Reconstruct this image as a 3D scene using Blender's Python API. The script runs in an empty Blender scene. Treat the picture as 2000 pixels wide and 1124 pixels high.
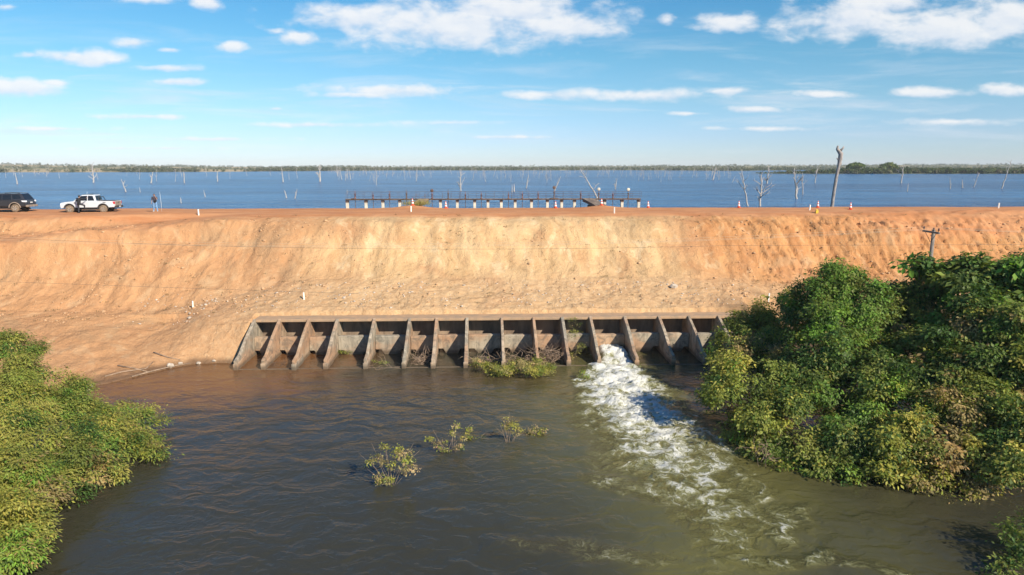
import bpy, bmesh, math, random
import numpy as np
from mathutils import Vector, Matrix, noise as mnoise

S = bpy.context.scene
COL = S.collection
R = math.radians

# ------------------------------------------------------------------ camera
CAM_Z, PITCH, FPX, CX, CY = 13.5, R(9.95), 1351.0, 1000.0, 562.0
cam = bpy.data.cameras.new('camera'); camo = bpy.data.objects.new('camera', cam); COL.objects.link(camo)
camo.location = (0, 0, CAM_Z); camo.rotation_euler = (math.pi/2 - PITCH, 0, 0)
cam.sensor_width = 36; cam.lens = 36*FPX/2000; cam.clip_start = .1; cam.clip_end = 30000
S.camera = camo
cp, sp = math.cos(PITCH), math.sin(PITCH)
def ray(px, py):
    cx, cy = (px-CX)/FPX, (CY-py)/FPX
    return Vector((cx, cp+cy*sp, -sp+cy*cp))
def at(px, py, Y):
    r = ray(px, py); k = Y/r.y
    return Vector((r.x*k, Y, CAM_Z+r.z*k))
def atz(px, py, z):
    r = ray(px, py); k = (z-CAM_Z)/r.z
    return Vector((r.x*k, r.y*k, z))

# ------------------------------------------------------------------ light
SUN = Vector((.95, -1.0, .90)).normalized()
SUN_EL = math.asin(SUN.z); SUN_AZ = math.atan2(SUN.x, SUN.y)
sl = bpy.data.lights.new('sun', 'SUN'); slo = bpy.data.objects.new('sun', sl); COL.objects.link(slo)
sl.energy = 4.6; sl.angle = R(.53); sl.color = (1, .90, .76)
slo.rotation_euler = SUN.to_track_quat('Z', 'Y').to_euler(); slo.location = (60, -60, 70)

S.view_settings.view_transform = 'Standard'; S.view_settings.look = 'None'
S.view_settings.exposure = .62; S.view_settings.gamma = 1; S.view_settings.use_curve_mapping = False

W = bpy.data.worlds.new('World'); S.world = W; W.use_nodes = True
nt = W.node_tree; nt.nodes.clear()
def NN(t, typ, **kw):
    n = t.nodes.new(typ)
    for k, v in kw.items():
        if k == 'inp':
            for i, val in v.items(): n.inputs[i].default_value = val
        else: setattr(n, k, v)
    return n
def mth(t, op, a, b=None, c=None, clamp=False):
    n = t.nodes.new('ShaderNodeMath'); n.operation = op; n.use_clamp = clamp
    for i, v in enumerate((a, b, c)):
        if v is None: continue
        if isinstance(v, (int, float)): n.inputs[i].default_value = v
        else: t.links.new(v, n.inputs[i])
    return n.outputs[0]
def vmt(t, op, a, b=None, c=None):
    n = t.nodes.new('ShaderNodeVectorMath'); n.operation = op
    for i, v in enumerate((a, b, c)):
        if v is None: continue
        if isinstance(v, (tuple, list)): n.inputs[i].default_value = v
        else: t.links.new(v, n.inputs[i])
    return n.outputs['Value'] if op == 'LENGTH' else n.outputs[0]
def mixc(t, fac, a, b, blend='MIX'):
    n = t.nodes.new('ShaderNodeMix'); n.data_type = 'RGBA'; n.blend_type = blend
    for i, v in ((0, fac), (6, a), (7, b)):
        if isinstance(v, (int, float)): n.inputs[i].default_value = v
        elif isinstance(v, (tuple, list)): n.inputs[i].default_value = tuple(v)+(1,) if len(v) == 3 else v
        else: t.links.new(v, n.inputs[i])
    return n.outputs[2]
def sstep(t, v, a, b, lo=0., hi=1.):
    n = t.nodes.new('ShaderNodeMapRange'); n.interpolation_type = 'SMOOTHSTEP'
    t.links.new(v, n.inputs[0])
    for i, x in enumerate((a, b, lo, hi)): n.inputs[i+1].default_value = x
    return n.outputs[0]
def nz(t, vec, scale, detail=5., rough=.55, dist=0., out=0):
    n = t.nodes.new('ShaderNodeTexNoise'); n.inputs['Scale'].default_value = scale
    n.inputs['Detail'].default_value = detail; n.inputs['Roughness'].default_value = rough
    n.inputs['Distortion'].default_value = dist
    if vec is not None: t.links.new(vec, n.inputs['Vector'])
    return n.outputs[out]

sky = NN(nt, 'ShaderNodeTexSky', sky_type='NISHITA', sun_disc=False, sun_elevation=SUN_EL, sun_rotation=SUN_AZ,
         altitude=200., air_density=1.0, dust_density=.0, ozone_density=3.0)
tc = NN(nt, 'ShaderNodeTexCoord')
sepd = NN(nt, 'ShaderNodeSeparateXYZ'); nt.links.new(tc.outputs['Generated'], sepd.inputs[0])
dy = mth(nt, 'MAXIMUM', sepd.outputs[1], .05)
comb = NN(nt, 'ShaderNodeCombineXYZ')
nt.links.new(mth(nt, 'DIVIDE', sepd.outputs[0], dy), comb.inputs[0])
nt.links.new(mth(nt, 'DIVIDE', sepd.outputs[2], dy), comb.inputs[1])
AE = comb.outputs[0]
CLOUDS = [(900,52,330,62,0),(690,40,150,40,.05),(1120,48,130,36,0),(1000,20,230,40,0),(1420,42,85,24,.05),(1660,44,170,44,0),(1840,52,200,54,-.05),(1960,40,150,52,-.05),
 (1750,5,200,40,.1),(262,84,50,15,0),(330,98,40,8,.2),(457,91,48,14,0),(585,72,52,17,0),(540,62,30,10,.2),(140,112,125,20,.05),(60,108,60,12,.2),(320,133,85,10,.1),
 (345,160,100,11,.12),(40,172,110,20,.0),(110,162,50,11,.1),(750,178,150,18,0),(700,185,120,10,.1),(1060,186,130,14,.12),(1250,186,190,17,.1),(1420,178,90,12,.2),(1600,184,95,11,.12),
 (1830,182,140,14,.15),(1960,176,90,16,.12),(1465,214,85,10,.1),(1345,222,70,7,.3),(405,8,32,18,0),(290,0,70,12,.1),(10,14,45,12,.2),(1300,42,30,20,.3),(535,213,40,6,.25),
 (290,228,180,10,.32),(620,244,200,10,.3),(880,240,160,9,.32),(120,252,190,8,.36),(420,272,300,8,.4),(1000,268,260,8,.4),(1500,252,260,9,.38),(1850,238,200,12,.36),(300,290,330,7,.42)]
acc = None; vrel = None
for px, py, rx, ry, bias in CLOUDS:
    c = ray(px, py); a0, e0 = c.x/c.y, c.z/c.y
    cl, ct = ray(px+rx, py), ray(px, py-ry)
    ra, re = 1.08*(cl.x/cl.y-a0), 1.12*(ct.z/ct.y-e0)
    rv = vmt(nt, 'MULTIPLY_ADD', AE, (1/ra, 1/re, 0), (-a0/ra, -e0/re, 0)); d = vmt(nt, 'LENGTH', rv)
    sv_ = NN(nt, 'ShaderNodeSeparateXYZ'); nt.links.new(rv, sv_.inputs[0])
    d = mth(nt, 'ADD', d, bias)
    if acc is None: vrel = sv_.outputs[1]; acc = d
    else:
        lt = mth(nt, 'LESS_THAN', d, acc); vrel = mth(nt, 'ADD', mth(nt, 'MULTIPLY', sv_.outputs[1], lt), mth(nt, 'MULTIPLY', vrel, mth(nt, 'SUBTRACT', 1., lt)))
        acc = mth(nt, 'SMOOTH_MIN', acc, d, .12)
m = mth(nt, 'SUBTRACT', 1.0, acc)
q = vmt(nt, 'MULTIPLY', AE, (1., 2.0, 1.))
nA = nz(nt, q, 15, 9, .58, .15); qo = vmt(nt, 'ADD', q, (.008, .018, 0)); nB = nz(nt, qo, 15, 9, .58, .15)
nC = nz(nt, q, 34, 6, .62, .2)
dens = mth(nt, 'ADD', m, mth(nt, 'MULTIPLY', mth(nt, 'SUBTRACT', nA, .5), 2.0))
dens = mth(nt, 'ADD', dens, mth(nt, 'MULTIPLY', mth(nt, 'SUBTRACT', nC, .5), .5))
front = sstep(nt, sepd.outputs[1], .05, .15)
dens = sstep(nt, dens, .0, .80)
hz = nz(nt, vmt(nt, 'MULTIPLY', AE, (1.1, 11., 1.)), 3.2, 7, .62, .5)
el_ = NN(nt, 'ShaderNodeSeparateXYZ'); nt.links.new(AE, el_.inputs[0])
veil = mth(nt, 'MULTIPLY', sstep(nt, hz, .46, .74), mth(nt, 'MULTIPLY', sstep(nt, el_.outputs[1], .0, .05), sstep(nt, el_.outputs[1], .26, .08)))
dens = mth(nt, 'MULTIPLY', mth(nt, 'MAXIMUM', dens, mth(nt, 'MULTIPLY', veil, .55)), front)
lit = mth(nt, 'ADD', mth(nt, 'MULTIPLY', mth(nt, 'SUBTRACT', nA, nB), 1.7), mth(nt, 'MULTIPLY_ADD', sstep(nt, mth(nt, 'ADD', vrel, mth(nt, 'MULTIPLY', mth(nt, 'SUBTRACT', nA, .5), 1.5)), -.55, .45), .55, .38), clamp=True)
ccol = mixc(nt, lit, (.47, .52, .60), (.645, .64, .64))
hs = NN(nt, 'ShaderNodeHueSaturation', inp={'Saturation': 1.06, 'Value': 1.0}); nt.links.new(sky.outputs[0], hs.inputs['Color'])
SKY_STR = .098
ramp = NN(nt, 'ShaderNodeValToRGB'); nt.links.new(sepd.outputs[2], ramp.inputs[0])
el = ramp.color_ramp.elements
for i, (p, c) in enumerate([(.0, (.51, .64, .93)), (.04, (.53, .655, .93)), (.09, (.53, .71, .82)), (.15, (.45, .745, .80)), (.26, (.30, .73, .86)), (.6, (.36, .64, .86))]):
    e_ = el[i] if i < 2 else el.new(p)
    e_.position = p; e_.color = c+(1,)
sk = mixc(nt, 1.0, hs.outputs[0], ramp.outputs[0], 'MULTIPLY')
sk = mixc(nt, 1.0, sk, (SKY_STR, SKY_STR, SKY_STR), 'MULTIPLY')
bg = NN(nt, 'ShaderNodeBackground', inp={'Strength': 1.0})
nt.links.new(mixc(nt, mth(nt, 'MULTIPLY', dens, .86), sk, ccol), bg.inputs[0])
wo = NN(nt, 'ShaderNodeOutputWorld'); nt.links.new(bg.outputs[0], wo.inputs[0])

# ------------------------------------------------------------------ numpy noise
def _h(ix, iy, seed):
    h = (ix.astype(np.int64)*374761393 + iy.astype(np.int64)*668265263 + seed*974711) & 0xffffffff
    h = ((h ^ (h >> 13))*1274126177) & 0xffffffff
    h = ((h ^ (h >> 16))*2246822519) & 0xffffffff
    return (h ^ (h >> 15)) & 0xffffffff
def pn(x, y, seed=0):
    x = np.asarray(x, float); y = np.asarray(y, float)
    x, y = np.broadcast_arrays(x, y)
    ix = np.floor(x); iy = np.floor(y); fx = x-ix; fy = y-iy
    u = fx*fx*fx*(fx*(fx*6-15)+10); v = fy*fy*fy*(fy*(fy*6-15)+10)
    def g(a, b, dx, dy):
        an = _h(a, b, seed)/4294967296.0*2*np.pi
        return np.cos(an)*dx+np.sin(an)*dy
    n00 = g(ix, iy, fx, fy); n10 = g(ix+1, iy, fx-1, fy); n01 = g(ix, iy+1, fx, fy-1); n11 = g(ix+1, iy+1, fx-1, fy-1)
    return ((n00*(1-u)+n10*u)*(1-v)+(n01*(1-u)+n11*u)*v)*1.5
def fbm(x, y, seed=0, o=5, rg=.5, ridge=False):
    s = 0.; a = 1.; n = 0.; f = 1.
    for i in range(o):
        p = pn(np.asarray(x)*f, np.asarray(y)*f, seed+i*17)
        s = s + a*(1-2*np.abs(p) if ridge else p); n += a; a *= rg; f *= 2.03
    return s/n
def ss(a, b, x):
    t = np.clip((np.asarray(x, float)-a)/(b-a), 0, 1); return t*t*(3-2*t)
def lerp(a, b, t): return a+(b-a)*t

# ------------------------------------------------------------------ mesh helpers
def mesh_np(name, V, F, mat, parent=None, smooth=True, attrs=None):
    V = np.asarray(V, np.float32); F = np.asarray(F, np.int32)
    me = bpy.data.meshes.new(name); k = F.shape[1]
    me.vertices.add(len(V)); me.vertices.foreach_set('co', V.ravel())
    me.loops.add(F.size); me.loops.foreach_set('vertex_index', F.ravel())
    me.polygons.add(len(F)); me.polygons.foreach_set('loop_start', np.arange(0, F.size, k, dtype=np.int32))
    me.polygons.foreach_set('loop_total', np.full(len(F), k, np.int32))
    me.polygons.foreach_set('use_smooth', np.full(len(F), smooth, bool))
    me.update(calc_edges=True)
    for an, arr in (attrs or {}).items():
        a = me.attributes.new(an, 'FLOAT_COLOR', 'POINT')
        arr = np.asarray(arr, np.float32)
        if arr.shape[1] == 3: arr = np.hstack([arr, np.ones((len(arr), 1), np.float32)])
        a.data.foreach_set('color', arr.ravel())
    if mat: me.materials.append(mat)
    o = bpy.data.objects.new(name, me); COL.objects.link(o)
    if parent: o.parent = parent
    return o
def grid_mesh(name, X, Y, Z, mat, attrs=None, parent=None):
    ny, nx = X.shape
    V = np.stack([X, Y, Z], -1).reshape(-1, 3)
    i = np.arange(nx*ny).reshape(ny, nx)
    F = np.stack([i[:-1, :-1], i[:-1, 1:], i[1:, 1:], i[1:, :-1]], -1).reshape(-1, 4)
    return mesh_np(name, V, F, mat, parent, True, attrs)

class MB:
    def __init__(s): s.V = []; s.F = []
    def add(s, vs, fs):
        b = len(s.V); s.V += [tuple(v) for v in vs]; s.F += [tuple(b+i for i in f) for f in fs]; return s
    def hexa(s, p):
        return s.add(p, [(0,3,2,1),(4,5,6,7),(0,1,5,4),(1,2,6,5),(2,3,7,6),(3,0,4,7)])
    def box(s, c, d, rz=0):
        x, y, z = d[0]/2, d[1]/2, d[2]/2; ca, sa = math.cos(rz), math.sin(rz)
        P = [(-x,-y,-z),(x,-y,-z),(x,y,-z),(-x,y,-z),(-x,-y,z),(x,-y,z),(x,y,z),(-x,y,z)]
        return s.hexa([(c[0]+a*ca-b*sa, c[1]+a*sa+b*ca, c[2]+e) for a, b, e in P])
    def prism(s, poly, u0, u1, f):
        n = len(poly)
        v = [f(a, b, u0) for a, b in poly]+[f(a, b, u1) for a, b in poly]
        return s.add(v, [tuple(range(n))[::-1], tuple(range(n, 2*n))]+[(i, (i+1) % n, n+(i+1) % n, n+i) for i in range(n)])
    def tube(s, pts, rad, n=7, cap=True):
        pts = [Vector(p) for p in pts]; k = len(pts)
        if not isinstance(rad, (list, tuple)): rad = [rad]*k
        vs = []; ref = None
        for i, p in enumerate(pts):
            t = (pts[min(i+1, k-1)]-pts[max(i-1, 0)])
            if t.length < 1e-6: t = Vector((0, 0, 1))
            t.normalize()
            if ref is None: ref = t.orthogonal().normalized()
            ref = (ref-t*ref.dot(t))
            ref = ref.normalized() if ref.length > 1e-5 else t.orthogonal().normalized()
            b = t.cross(ref)
            for j in range(n):
                a = 2*math.pi*j/n; vs.append(p+(ref*math.cos(a)+b*math.sin(a))*rad[i])
        fs = [(i*n+j, i*n+(j+1) % n, (i+1)*n+(j+1) % n, (i+1)*n+j) for i in range(k-1) for j in range(n)]
        if cap: fs += [tuple(range(n))[::-1], tuple(range((k-1)*n, k*n))]
        return s.add(vs, fs)
    def lathe(s, prof, c=(0,0,0), n=16, axis='z'):
        vs = []
        for r, h in prof:
            for j in range(n):
                a = 2*math.pi*j/n; p = (r*math.cos(a), r*math.sin(a), h)
                if axis == 'y': p = (p[0], p[2], p[1])
                if axis == 'x': p = (p[2], p[0], p[1])
                vs.append((c[0]+p[0], c[1]+p[1], c[2]+p[2]))
        k = len(prof)
        fs = [(i*n+j, i*n+(j+1) % n, (i+1)*n+(j+1) % n, (i+1)*n+j) for i in range(k-1) for j in range(n)]
        fs += [tuple(range(n))[::-1], tuple(range((k-1)*n, k*n))]
        return s.add(vs, fs)
    def blob(s, c, r, sub=2, amp=.25, seed=0, fr=1.6):
        bm = bmesh.new(); bmesh.ops.create_icosphere(bm, subdivisions=sub, radius=1)
        o = Vector((seed*3.7, seed*1.3, seed*7.1))
        vs = []
        for v in bm.verts:
            d = 1+amp*mnoise.noise(v.co*fr+o)+amp*.4*mnoise.noise(v.co*fr*2.7+o)
            vs.append((c[0]+v.co.x*d*r[0], c[1]+v.co.y*d*r[1], c[2]+v.co.z*d*r[2]))
        fs = [tuple(v.index for v in f.verts) for f in bm.faces]; bm.free()
        return s.add(vs, fs)
    def ball(s, c, r, n=10):
        prof = [(max(r*math.sin(math.pi*i/8), 1e-4), c[2]-r*math.cos(math.pi*i/8)) for i in range(9)]
        return s.lathe(prof, (c[0], c[1], 0), n)
    def build(s, name, mat, parent=None, smooth=False, bevel=0, remesh=0, seg=2):
        me = bpy.data.meshes.new(name); me.from_pydata(s.V, [], s.F); me.validate()
        bm = bmesh.new(); bm.from_mesh(me); bmesh.ops.recalc_face_normals(bm, faces=bm.faces); bm.to_mesh(me); bm.free()
        me.materials.append(mat)
        if smooth:
            for p in me.polygons: p.use_smooth = True
        o = bpy.data.objects.new(name, me); COL.objects.link(o)
        if parent: o.parent = parent
        if bevel:
            m = o.modifiers.new('bevel', 'BEVEL'); m.width = bevel; m.segments = seg; m.limit_method = 'ANGLE'; m.angle_limit = R(35)
        if remesh:
            m = o.modifiers.new('remesh', 'REMESH'); m.mode = 'VOXEL'; m.voxel_size = remesh; m.use_smooth_shade = True
            m = o.modifiers.new('smooth', 'SMOOTH'); m.factor = .5; m.iterations = 3
        return o
def tag(o, label=None, cat=None, group=None, kind=None):
    if label: o['label'] = label
    if cat: o['category'] = cat
    if group: o['group'] = group
    if kind: o['kind'] = kind
    return o
def thing(name, label, cat, loc=(0,0,0), rz=0, group=None):
    o = bpy.data.objects.new(name, None); COL.objects.link(o); o.empty_display_size = .3
    o.location = loc; o.rotation_euler = (0, 0, rz)
    return tag(o, label, cat, group)
def kids(o): return [c for c in bpy.data.objects if c.parent == o]
def dup(root, loc, rz, label=None, group=None, sc=None):
    r = root.copy(); COL.objects.link(r); r.location = loc; r.rotation_euler = (root.rotation_euler[0], root.rotation_euler[1], rz)
    if sc: r.scale = sc
    if label: r['label'] = label
    if group: r['group'] = group
    for ch in kids(root):
        c = ch.copy(); COL.objects.link(c); c.parent = r
        for g in kids(ch):
            d = g.copy(); COL.objects.link(d); d.parent = c
    return r

# ------------------------------------------------------------------ materials
def mat(name, col, rough=.7, var=.0, vscale=4., bump=0., bscale=20., metal=0., col2=None, stretch=(1,1,1), spec=.5, coat=0.):
    m = bpy.data.materials.new(name); m.use_nodes = True; t = m.node_tree
    b = t.nodes['Principled BSDF']; b.inputs['Roughness'].default_value = rough; b.inputs['Metallic'].default_value = metal
    b.inputs['Specular IOR Level'].default_value = spec; b.inputs['Coat Weight'].default_value = coat
    b.inputs['Base Color'].default_value = tuple(col)+(1,)
    tcn = NN(t, 'ShaderNodeTexCoord'); v = vmt(t, 'MULTIPLY', tcn.outputs['Object'], stretch)
    if var or col2:
        n = sstep(t, nz(t, v, vscale, 7, .6, .3), .3, .7)
        c2 = col2 if col2 else tuple(c*(1-var) for c in col)
        c1 = col if col2 else tuple(min(1, c*(1+var)) for c in col)
        t.links.new(mixc(t, n, c1, c2), b.inputs['Base Color'])
    if bump:
        bn = NN(t, 'ShaderNodeBump', inp={'Strength': bump, 'Distance': .05}); t.links.new(nz(t, v, bscale, 6, .6), bn.inputs['Height'])
        t.links.new(bn.outputs[0], b.inputs['Normal'])
    return m
M = {}
def concrete():
    m = bpy.data.materials.new('old_concrete'); m.use_nodes = True; t = m.node_tree; b = t.nodes['Principled BSDF']
    tcn = NN(t, 'ShaderNodeTexCoord'); P = tcn.outputs['Object']
    n1 = sstep(t, nz(t, vmt(t, 'MULTIPLY', P, (1.6, 1.6, .35)), 1.7, 8, .65, .4), .35, .68)
    n2 = sstep(t, nz(t, vmt(t, 'ADD', P, vmt(t, 'MULTIPLY', NN(t, 'ShaderNodeObjectInfo').outputs['Random'], (9., 9., 9.))), 1.9, 9, .68, .7), .45, .64)
    n3 = sstep(t, nz(t, vmt(t, 'MULTIPLY', P, (.4, .4, .9)), .9, 4, .5), .42, .62)
    c = mixc(t, n1, (.47, .395, .285), (.25, .205, .145))
    oi = NN(t, 'ShaderNodeObjectInfo'); rnd = oi.outputs['Random']
    c = mixc(t, mth(t, 'MULTIPLY', sstep(t, rnd, .62, .95), .5), c, (.47, .265, .135)); c = mixc(t, mth(t, 'MULTIPLY', sstep(t, rnd, .38, .05), .45), c, (.25, .235, .19))
    c = mixc(t, mth(t, 'MULTIPLY', n3, .65), c, (.40, .215, .11))
    c = mixc(t, mth(t, 'MULTIPLY', n2, .6), c, (.085, .085, .07))
    sep = NN(t, 'ShaderNodeSeparateXYZ'); t.links.new(P, sep.inputs[0])
    wet = mth(t, 'ADD', sep.outputs[2], mth(t, 'MULTIPLY', nz(t, P, 3, 4), -.25))
    c = mixc(t, sstep(t, wet, .28, -.02, 0, .75), c, (.085, .06, .035))
    t.links.new(c, b.inputs['Base Color']); b.inputs['Roughness'].default_value = .88
    bn = NN(t, 'ShaderNodeBump', inp={'Strength': .5, 'Distance': .03}); t.links.new(nz(t, P, 14, 8, .65), bn.inputs['Height'])
    t.links.new(bn.outputs[0], b.inputs['Normal']); return m
M['concrete'] = concrete()
M['pile'] = mat('pale_pile_concrete', (.62, .56, .45), .85, .18, 3, .3, 20)
M['rust'] = mat('rusty_steel', (.13, .08, .06), .8, .4, 6, .2, 30)
M['redrust'] = mat('red_painted_steel', (.17, .07, .05), .7, .35, 8)
M['weathered'] = mat('weathered_wood', (.20, .15, .11), .9, .35, 3, .4, 14, stretch=(1, .2, 1))
M['deadwood'] = mat('bleached_deadwood', (.52, .48, .44), .9, .0, 3, .5, 20, col2=(.33, .295, .26), stretch=(4, 4, .5))
M['drift'] = mat('dry_branches', (.30, .21, .14), .9, .35, 5)
M['bark'] = mat('dark_bark', (.10, .075, .055), .9, .35, 6, .5, 25, stretch=(2, 2, .5))
M['orange'] = mat('cone_orange', (.80, .12, .045), .5, .08, 6)
M['white'] = mat('reflective_white', (.80, .80, .80), .5, .06, 6)
M['stake'] = mat('white_stake_paint', (.80, .78, .72), .7, .1, 8)
M['yellow'] = mat('marker_yellow', (.62, .42, .03), .6, .15, 8)
M['rock'] = mat('pale_rock', (.50, .42, .33), .9, .3, 4, .7, 12)
M['clod'] = mat('soil_clod', (.50, .31, .165), .95, .3, 5, .5, 12)

def leafmat(name, trans=.34):
    m = bpy.data.materials.new(name); m.use_nodes = True; t = m.node_tree
    b = t.nodes['Principled BSDF']; b.inputs['Roughness'].default_value = .55; b.inputs['Specular IOR Level'].default_value = .3
    a = NN(t, 'ShaderNodeAttribute', attribute_name='col')
    t.links.new(a.outputs['Color'], b.inputs['Base Color'])
    tr = NN(t, 'ShaderNodeBsdfTranslucent'); t.links.new(mixc(t, 1., a.outputs['Color'], (1.25, 1.3, .6), 'MULTIPLY'), tr.inputs[0])
    mx = NN(t, 'ShaderNodeMixShader', inp={0: trans}); t.links.new(b.outputs[0], mx.inputs[1]); t.links.new(tr.outputs[0], mx.inputs[2])
    t.links.new(mx.outputs[0], t.nodes['Material Output'].inputs[0]); return m
M['leaf'] = leafmat('leaf')
# ------------------------------------------------------------------ ground / embankment
ROT = .04
LSHORE = [(-19.0,46.4),(-20.6,46.5),(-22.0,46.2),(-23.2,45.2),(-24.2,43.6),(-25.2,42.2),(-26.6,40.6),(-25.6,38),(-23.5,35.5),(-22,33),(-21.2,30),(-20.6,25),(-20,15),(-19,-30)]
RSHORE = [(18.4,48.6),(17.0,46),(15.2,43),(14.2,39),(13.6,35),(14.2,31.5),(17,29.6),(22,28.6),(32,27.5),(60,24),(200,18)]
def polydist(x, y, P):
    d = np.full(x.shape, 1e9)
    for (ax, ay), (bx, by) in zip(P[:-1], P[1:]):
        vx, vy = bx-ax, by-ay; L = vx*vx+vy*vy
        u = np.clip(((x-ax)*vx+(y-ay)*vy)/L, 0, 1)
        d = np.minimum(d, np.hypot(x-ax-u*vx, y-ay-u*vy))
    return d
def inpoly(x, y, P):
    c = np.zeros(x.shape, bool); n = len(P)
    for i in range(n):
        (ax, ay), (bx, by) = P[i], P[(i+1) % n]
        if ay == by: continue
        c ^= ((ay > y) != (by > y)) & (x < (bx-ax)*(y-ay)/(by-ay)+ax)
    return c
WPOLY = [(-19.0, 51.3+ROT*-19)]+LSHORE+[(200,-30)]+RSHORE[::-1]+[(18.4, 51.3+ROT*18.4)]
def ground(x, y, detail=True):
    x = np.asarray(x, float); y = np.asarray(y, float); x, y = np.broadcast_arrays(x, y)
    t = y-ROT*x
    L = ss(-15, -29, x); Rr = ss(17, 27, x)
    tn = t+fbm(x*.16, t*.05, 5, 4)*1.1+fbm(x*.7, t*.2, 6, 3)*.35 if detail else t
    tf = 57.0-2.2*L+1.0*Rr; zf = 4.25-1.95*L-.6*Rr
    tlo = 50.4-4*L; zlo = 2.52-1.5*L-.6*Rr
    low = zlo+(zf-zlo)*np.clip((t-tlo)/(tf-tlo), -3, 1)
    # main face, with softened foot and lip
    k = np.clip((tn-tf)/(65.2-tf), 0, 1)
    k = k+.05*np.sin(k*2*np.pi)*-1
    face = zf+(9.05-zf)*k
    z = np.where(t < tf, np.minimum(low, zf), face)
    z = np.where(tn < tf, low, z)
    z = z-.25*np.exp(-((tn-65.2)/1.0)**2)
    # ramp track on the left face
    ax, ay, bx, by = -25., 66.0, -52., 59.6
    u = ((x-ax)*(bx-ax)+(t-ay)*(by-ay))/((bx-ax)**2+(by-ay)**2); uu = np.clip(u, 0, 1.6)
    dd = np.abs((x-ax)*(by-ay)-(t-ay)*(bx-ax))/math.hypot(bx-ax, by-ay)
    zr = 8.95-2.3*uu; wr = ss(3.4, 1.6, dd)*ss(-.15, .1, u)*(u < 1.6)
    z = lerp(z, zr, wr*.85)
    # soil bank breaking the crest on the right
    bnk = ss(33, 40, x)*np.exp(-((t-66.5)/1.6)**2)*.16*(1+1.6*fbm(x*.5, t*.6, 31, 3))
    z = z+bnk
    facem = ss(tf-1.5, tf+1.5, t)*ss(66.5, 63.5, t)
    if detail:
        rough = .20+.45*L+.85*Rr
        gul = fbm(x*.30+.75*fbm(x*.16, t*.16, 3, 3)+t*.05, t*.13, 11, 4, .5, True)
        z = z+facem*rough*(gul-.55)*.42*ss(-.35, .35, fbm(x*.11, t*.2, 19, 3))
        z = z+facem*rough*fbm(x*.20, t*.25, 13, 5, .5)*.75
        spur = fbm(x*.9+t*.25, t*.3, 41, 4, .6, True)
        z = z-facem*ss(14, 26, x)*np.clip(spur-.55, 0, 1)*1.3
        z = z+facem*.07*fbm(x*2.4, t*1.6, 43, 4, .62)*(1+Rr*2.6+L)
        lowm = ss(tf+1, tf-1, t)
        z = z+lowm*(fbm(x*.5, t*.5, 17, 6, .58)*.22+fbm(x*1.7, t*1.9, 18, 4, .6)*.12*(1-.5*L))
        lm = ss(54.5, 52, t)*ss(51.2, 51.8, t)
        rd = ss(64.8, 66.5, t)
        z = z+rd*(fbm(x*.15, t*.5, 23, 4)*.10+fbm(x*.8, t*1.6, 24, 3)*.03)
        # wheel ruts along the crest
        z = z-rd*.05*(np.exp(-((t-69.2)/.35)**2)+np.exp(-((t-70.9)/.35)**2))
    # back of the dam falls into the reservoir
    z = np.where(t > 75.3, np.minimum(z, 9.1-(t-75.3)*.42), z)
    # low mounds where the two gangways land
    for mx in (at(808, 400, 75).x, at(1178, 400, 75).x):
        z = z+.28*np.exp(-((x-mx)/1.7)**2-((t-74.6)/1.2)**2)
    # shoreline
    ins = inpoly(x, y, WPOLY)
    dl = polydist(x, y, LSHORE); dr = polydist(x, y, RSHORE)
    sl = .20+.55*ss(-27, -19.2, x)*ss(44, 46.5, y)
    bl = dl*sl+.03; br = dr*.16+.05
    bl = bl+2.2*np.maximum(0, t-(52+1.5*ss(-20, -26, x))); br = br+2.2*np.maximum(0, t-52.5)
    if detail:
        bl = bl+fbm(x*.8, y*.8, 51, 4)*.16*np.clip(dl, 0, 1); br = br+fbm(x*.8, y*.8, 52, 3)*.12
    cap = np.where(x < -18.95, bl, np.where(x > 18.35, br, np.where(t > 51.3, 99., br)))
    z = np.where(ins, np.maximum(-.12-.35*np.minimum(dl, dr), -1.9), np.minimum(z, cap))
    instr = (x > -18.95) & (x < 18.35) & (t < 51.3) & (t > 45)
    z = np.where(instr, -1.9, z)
    return np.maximum(z, -3 if True else 0)
def gz(x, y): return float(ground(np.array([x]), np.array([y]))[0])

def axis(a0, a1, h, ext, g=1.35):
    c = list(np.arange(a0, a1+h/2, h)); s = h
    while c[-1] < ext: s *= g; c.append(c[-1]+s)
    s = h; lo = []
    x = a0
    while x > -ext: s *= g; x -= s; lo.append(x)
    return np.array(lo[::-1]+c)
gx = axis(-54, 52, .17, 4000); gy = axis(40, 79, .15, 4000)
X, Y = np.meshgrid(gx, gy); Z = ground(X, Y)
T = Y-ROT*X
roadm = ss(64.6, 66.0, T+fbm(X*.5, T*.5, 61, 3)*.5)
u_ = ((X+25)*(-27)+(T-66)*(-6.4))/(27**2+6.4**2); d_ = np.abs((X+25)*(-6.4)-(T-66)*(-27))/27.75
trk = ss(2.6, 1.2, d_+fbm(X*.4, T*.4, 62, 3)*.6)*ss(-.15, .05, u_)*(u_ < 1.7)
roadm = np.maximum(roadm, trk*.65)
roadm = np.maximum(roadm, ss(28, 36, X)*ss(62.2, 63.2, T+fbm(X*.3, T*.3, 64, 3)*.8)*.8)
pale = ss(-21, -11, X+fbm(X*.2, T*.2, 63, 3)*5)*ss(19, 11, X+fbm(X*.2, T*.3, 66, 3)*5)
right = ss(13, 22, X+fbm(X*.25, T*.25, 67, 3)*5)
dsh = np.minimum(polydist(X, Y, LSHORE), polydist(X, Y, RSHORE))
wet = ss(.45, .05, Z+fbm(X*1.2, Y*1.2, 68, 4)*.16)
zone = np.stack([roadm, pale, wet], -1).reshape(-1, 3)
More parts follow.
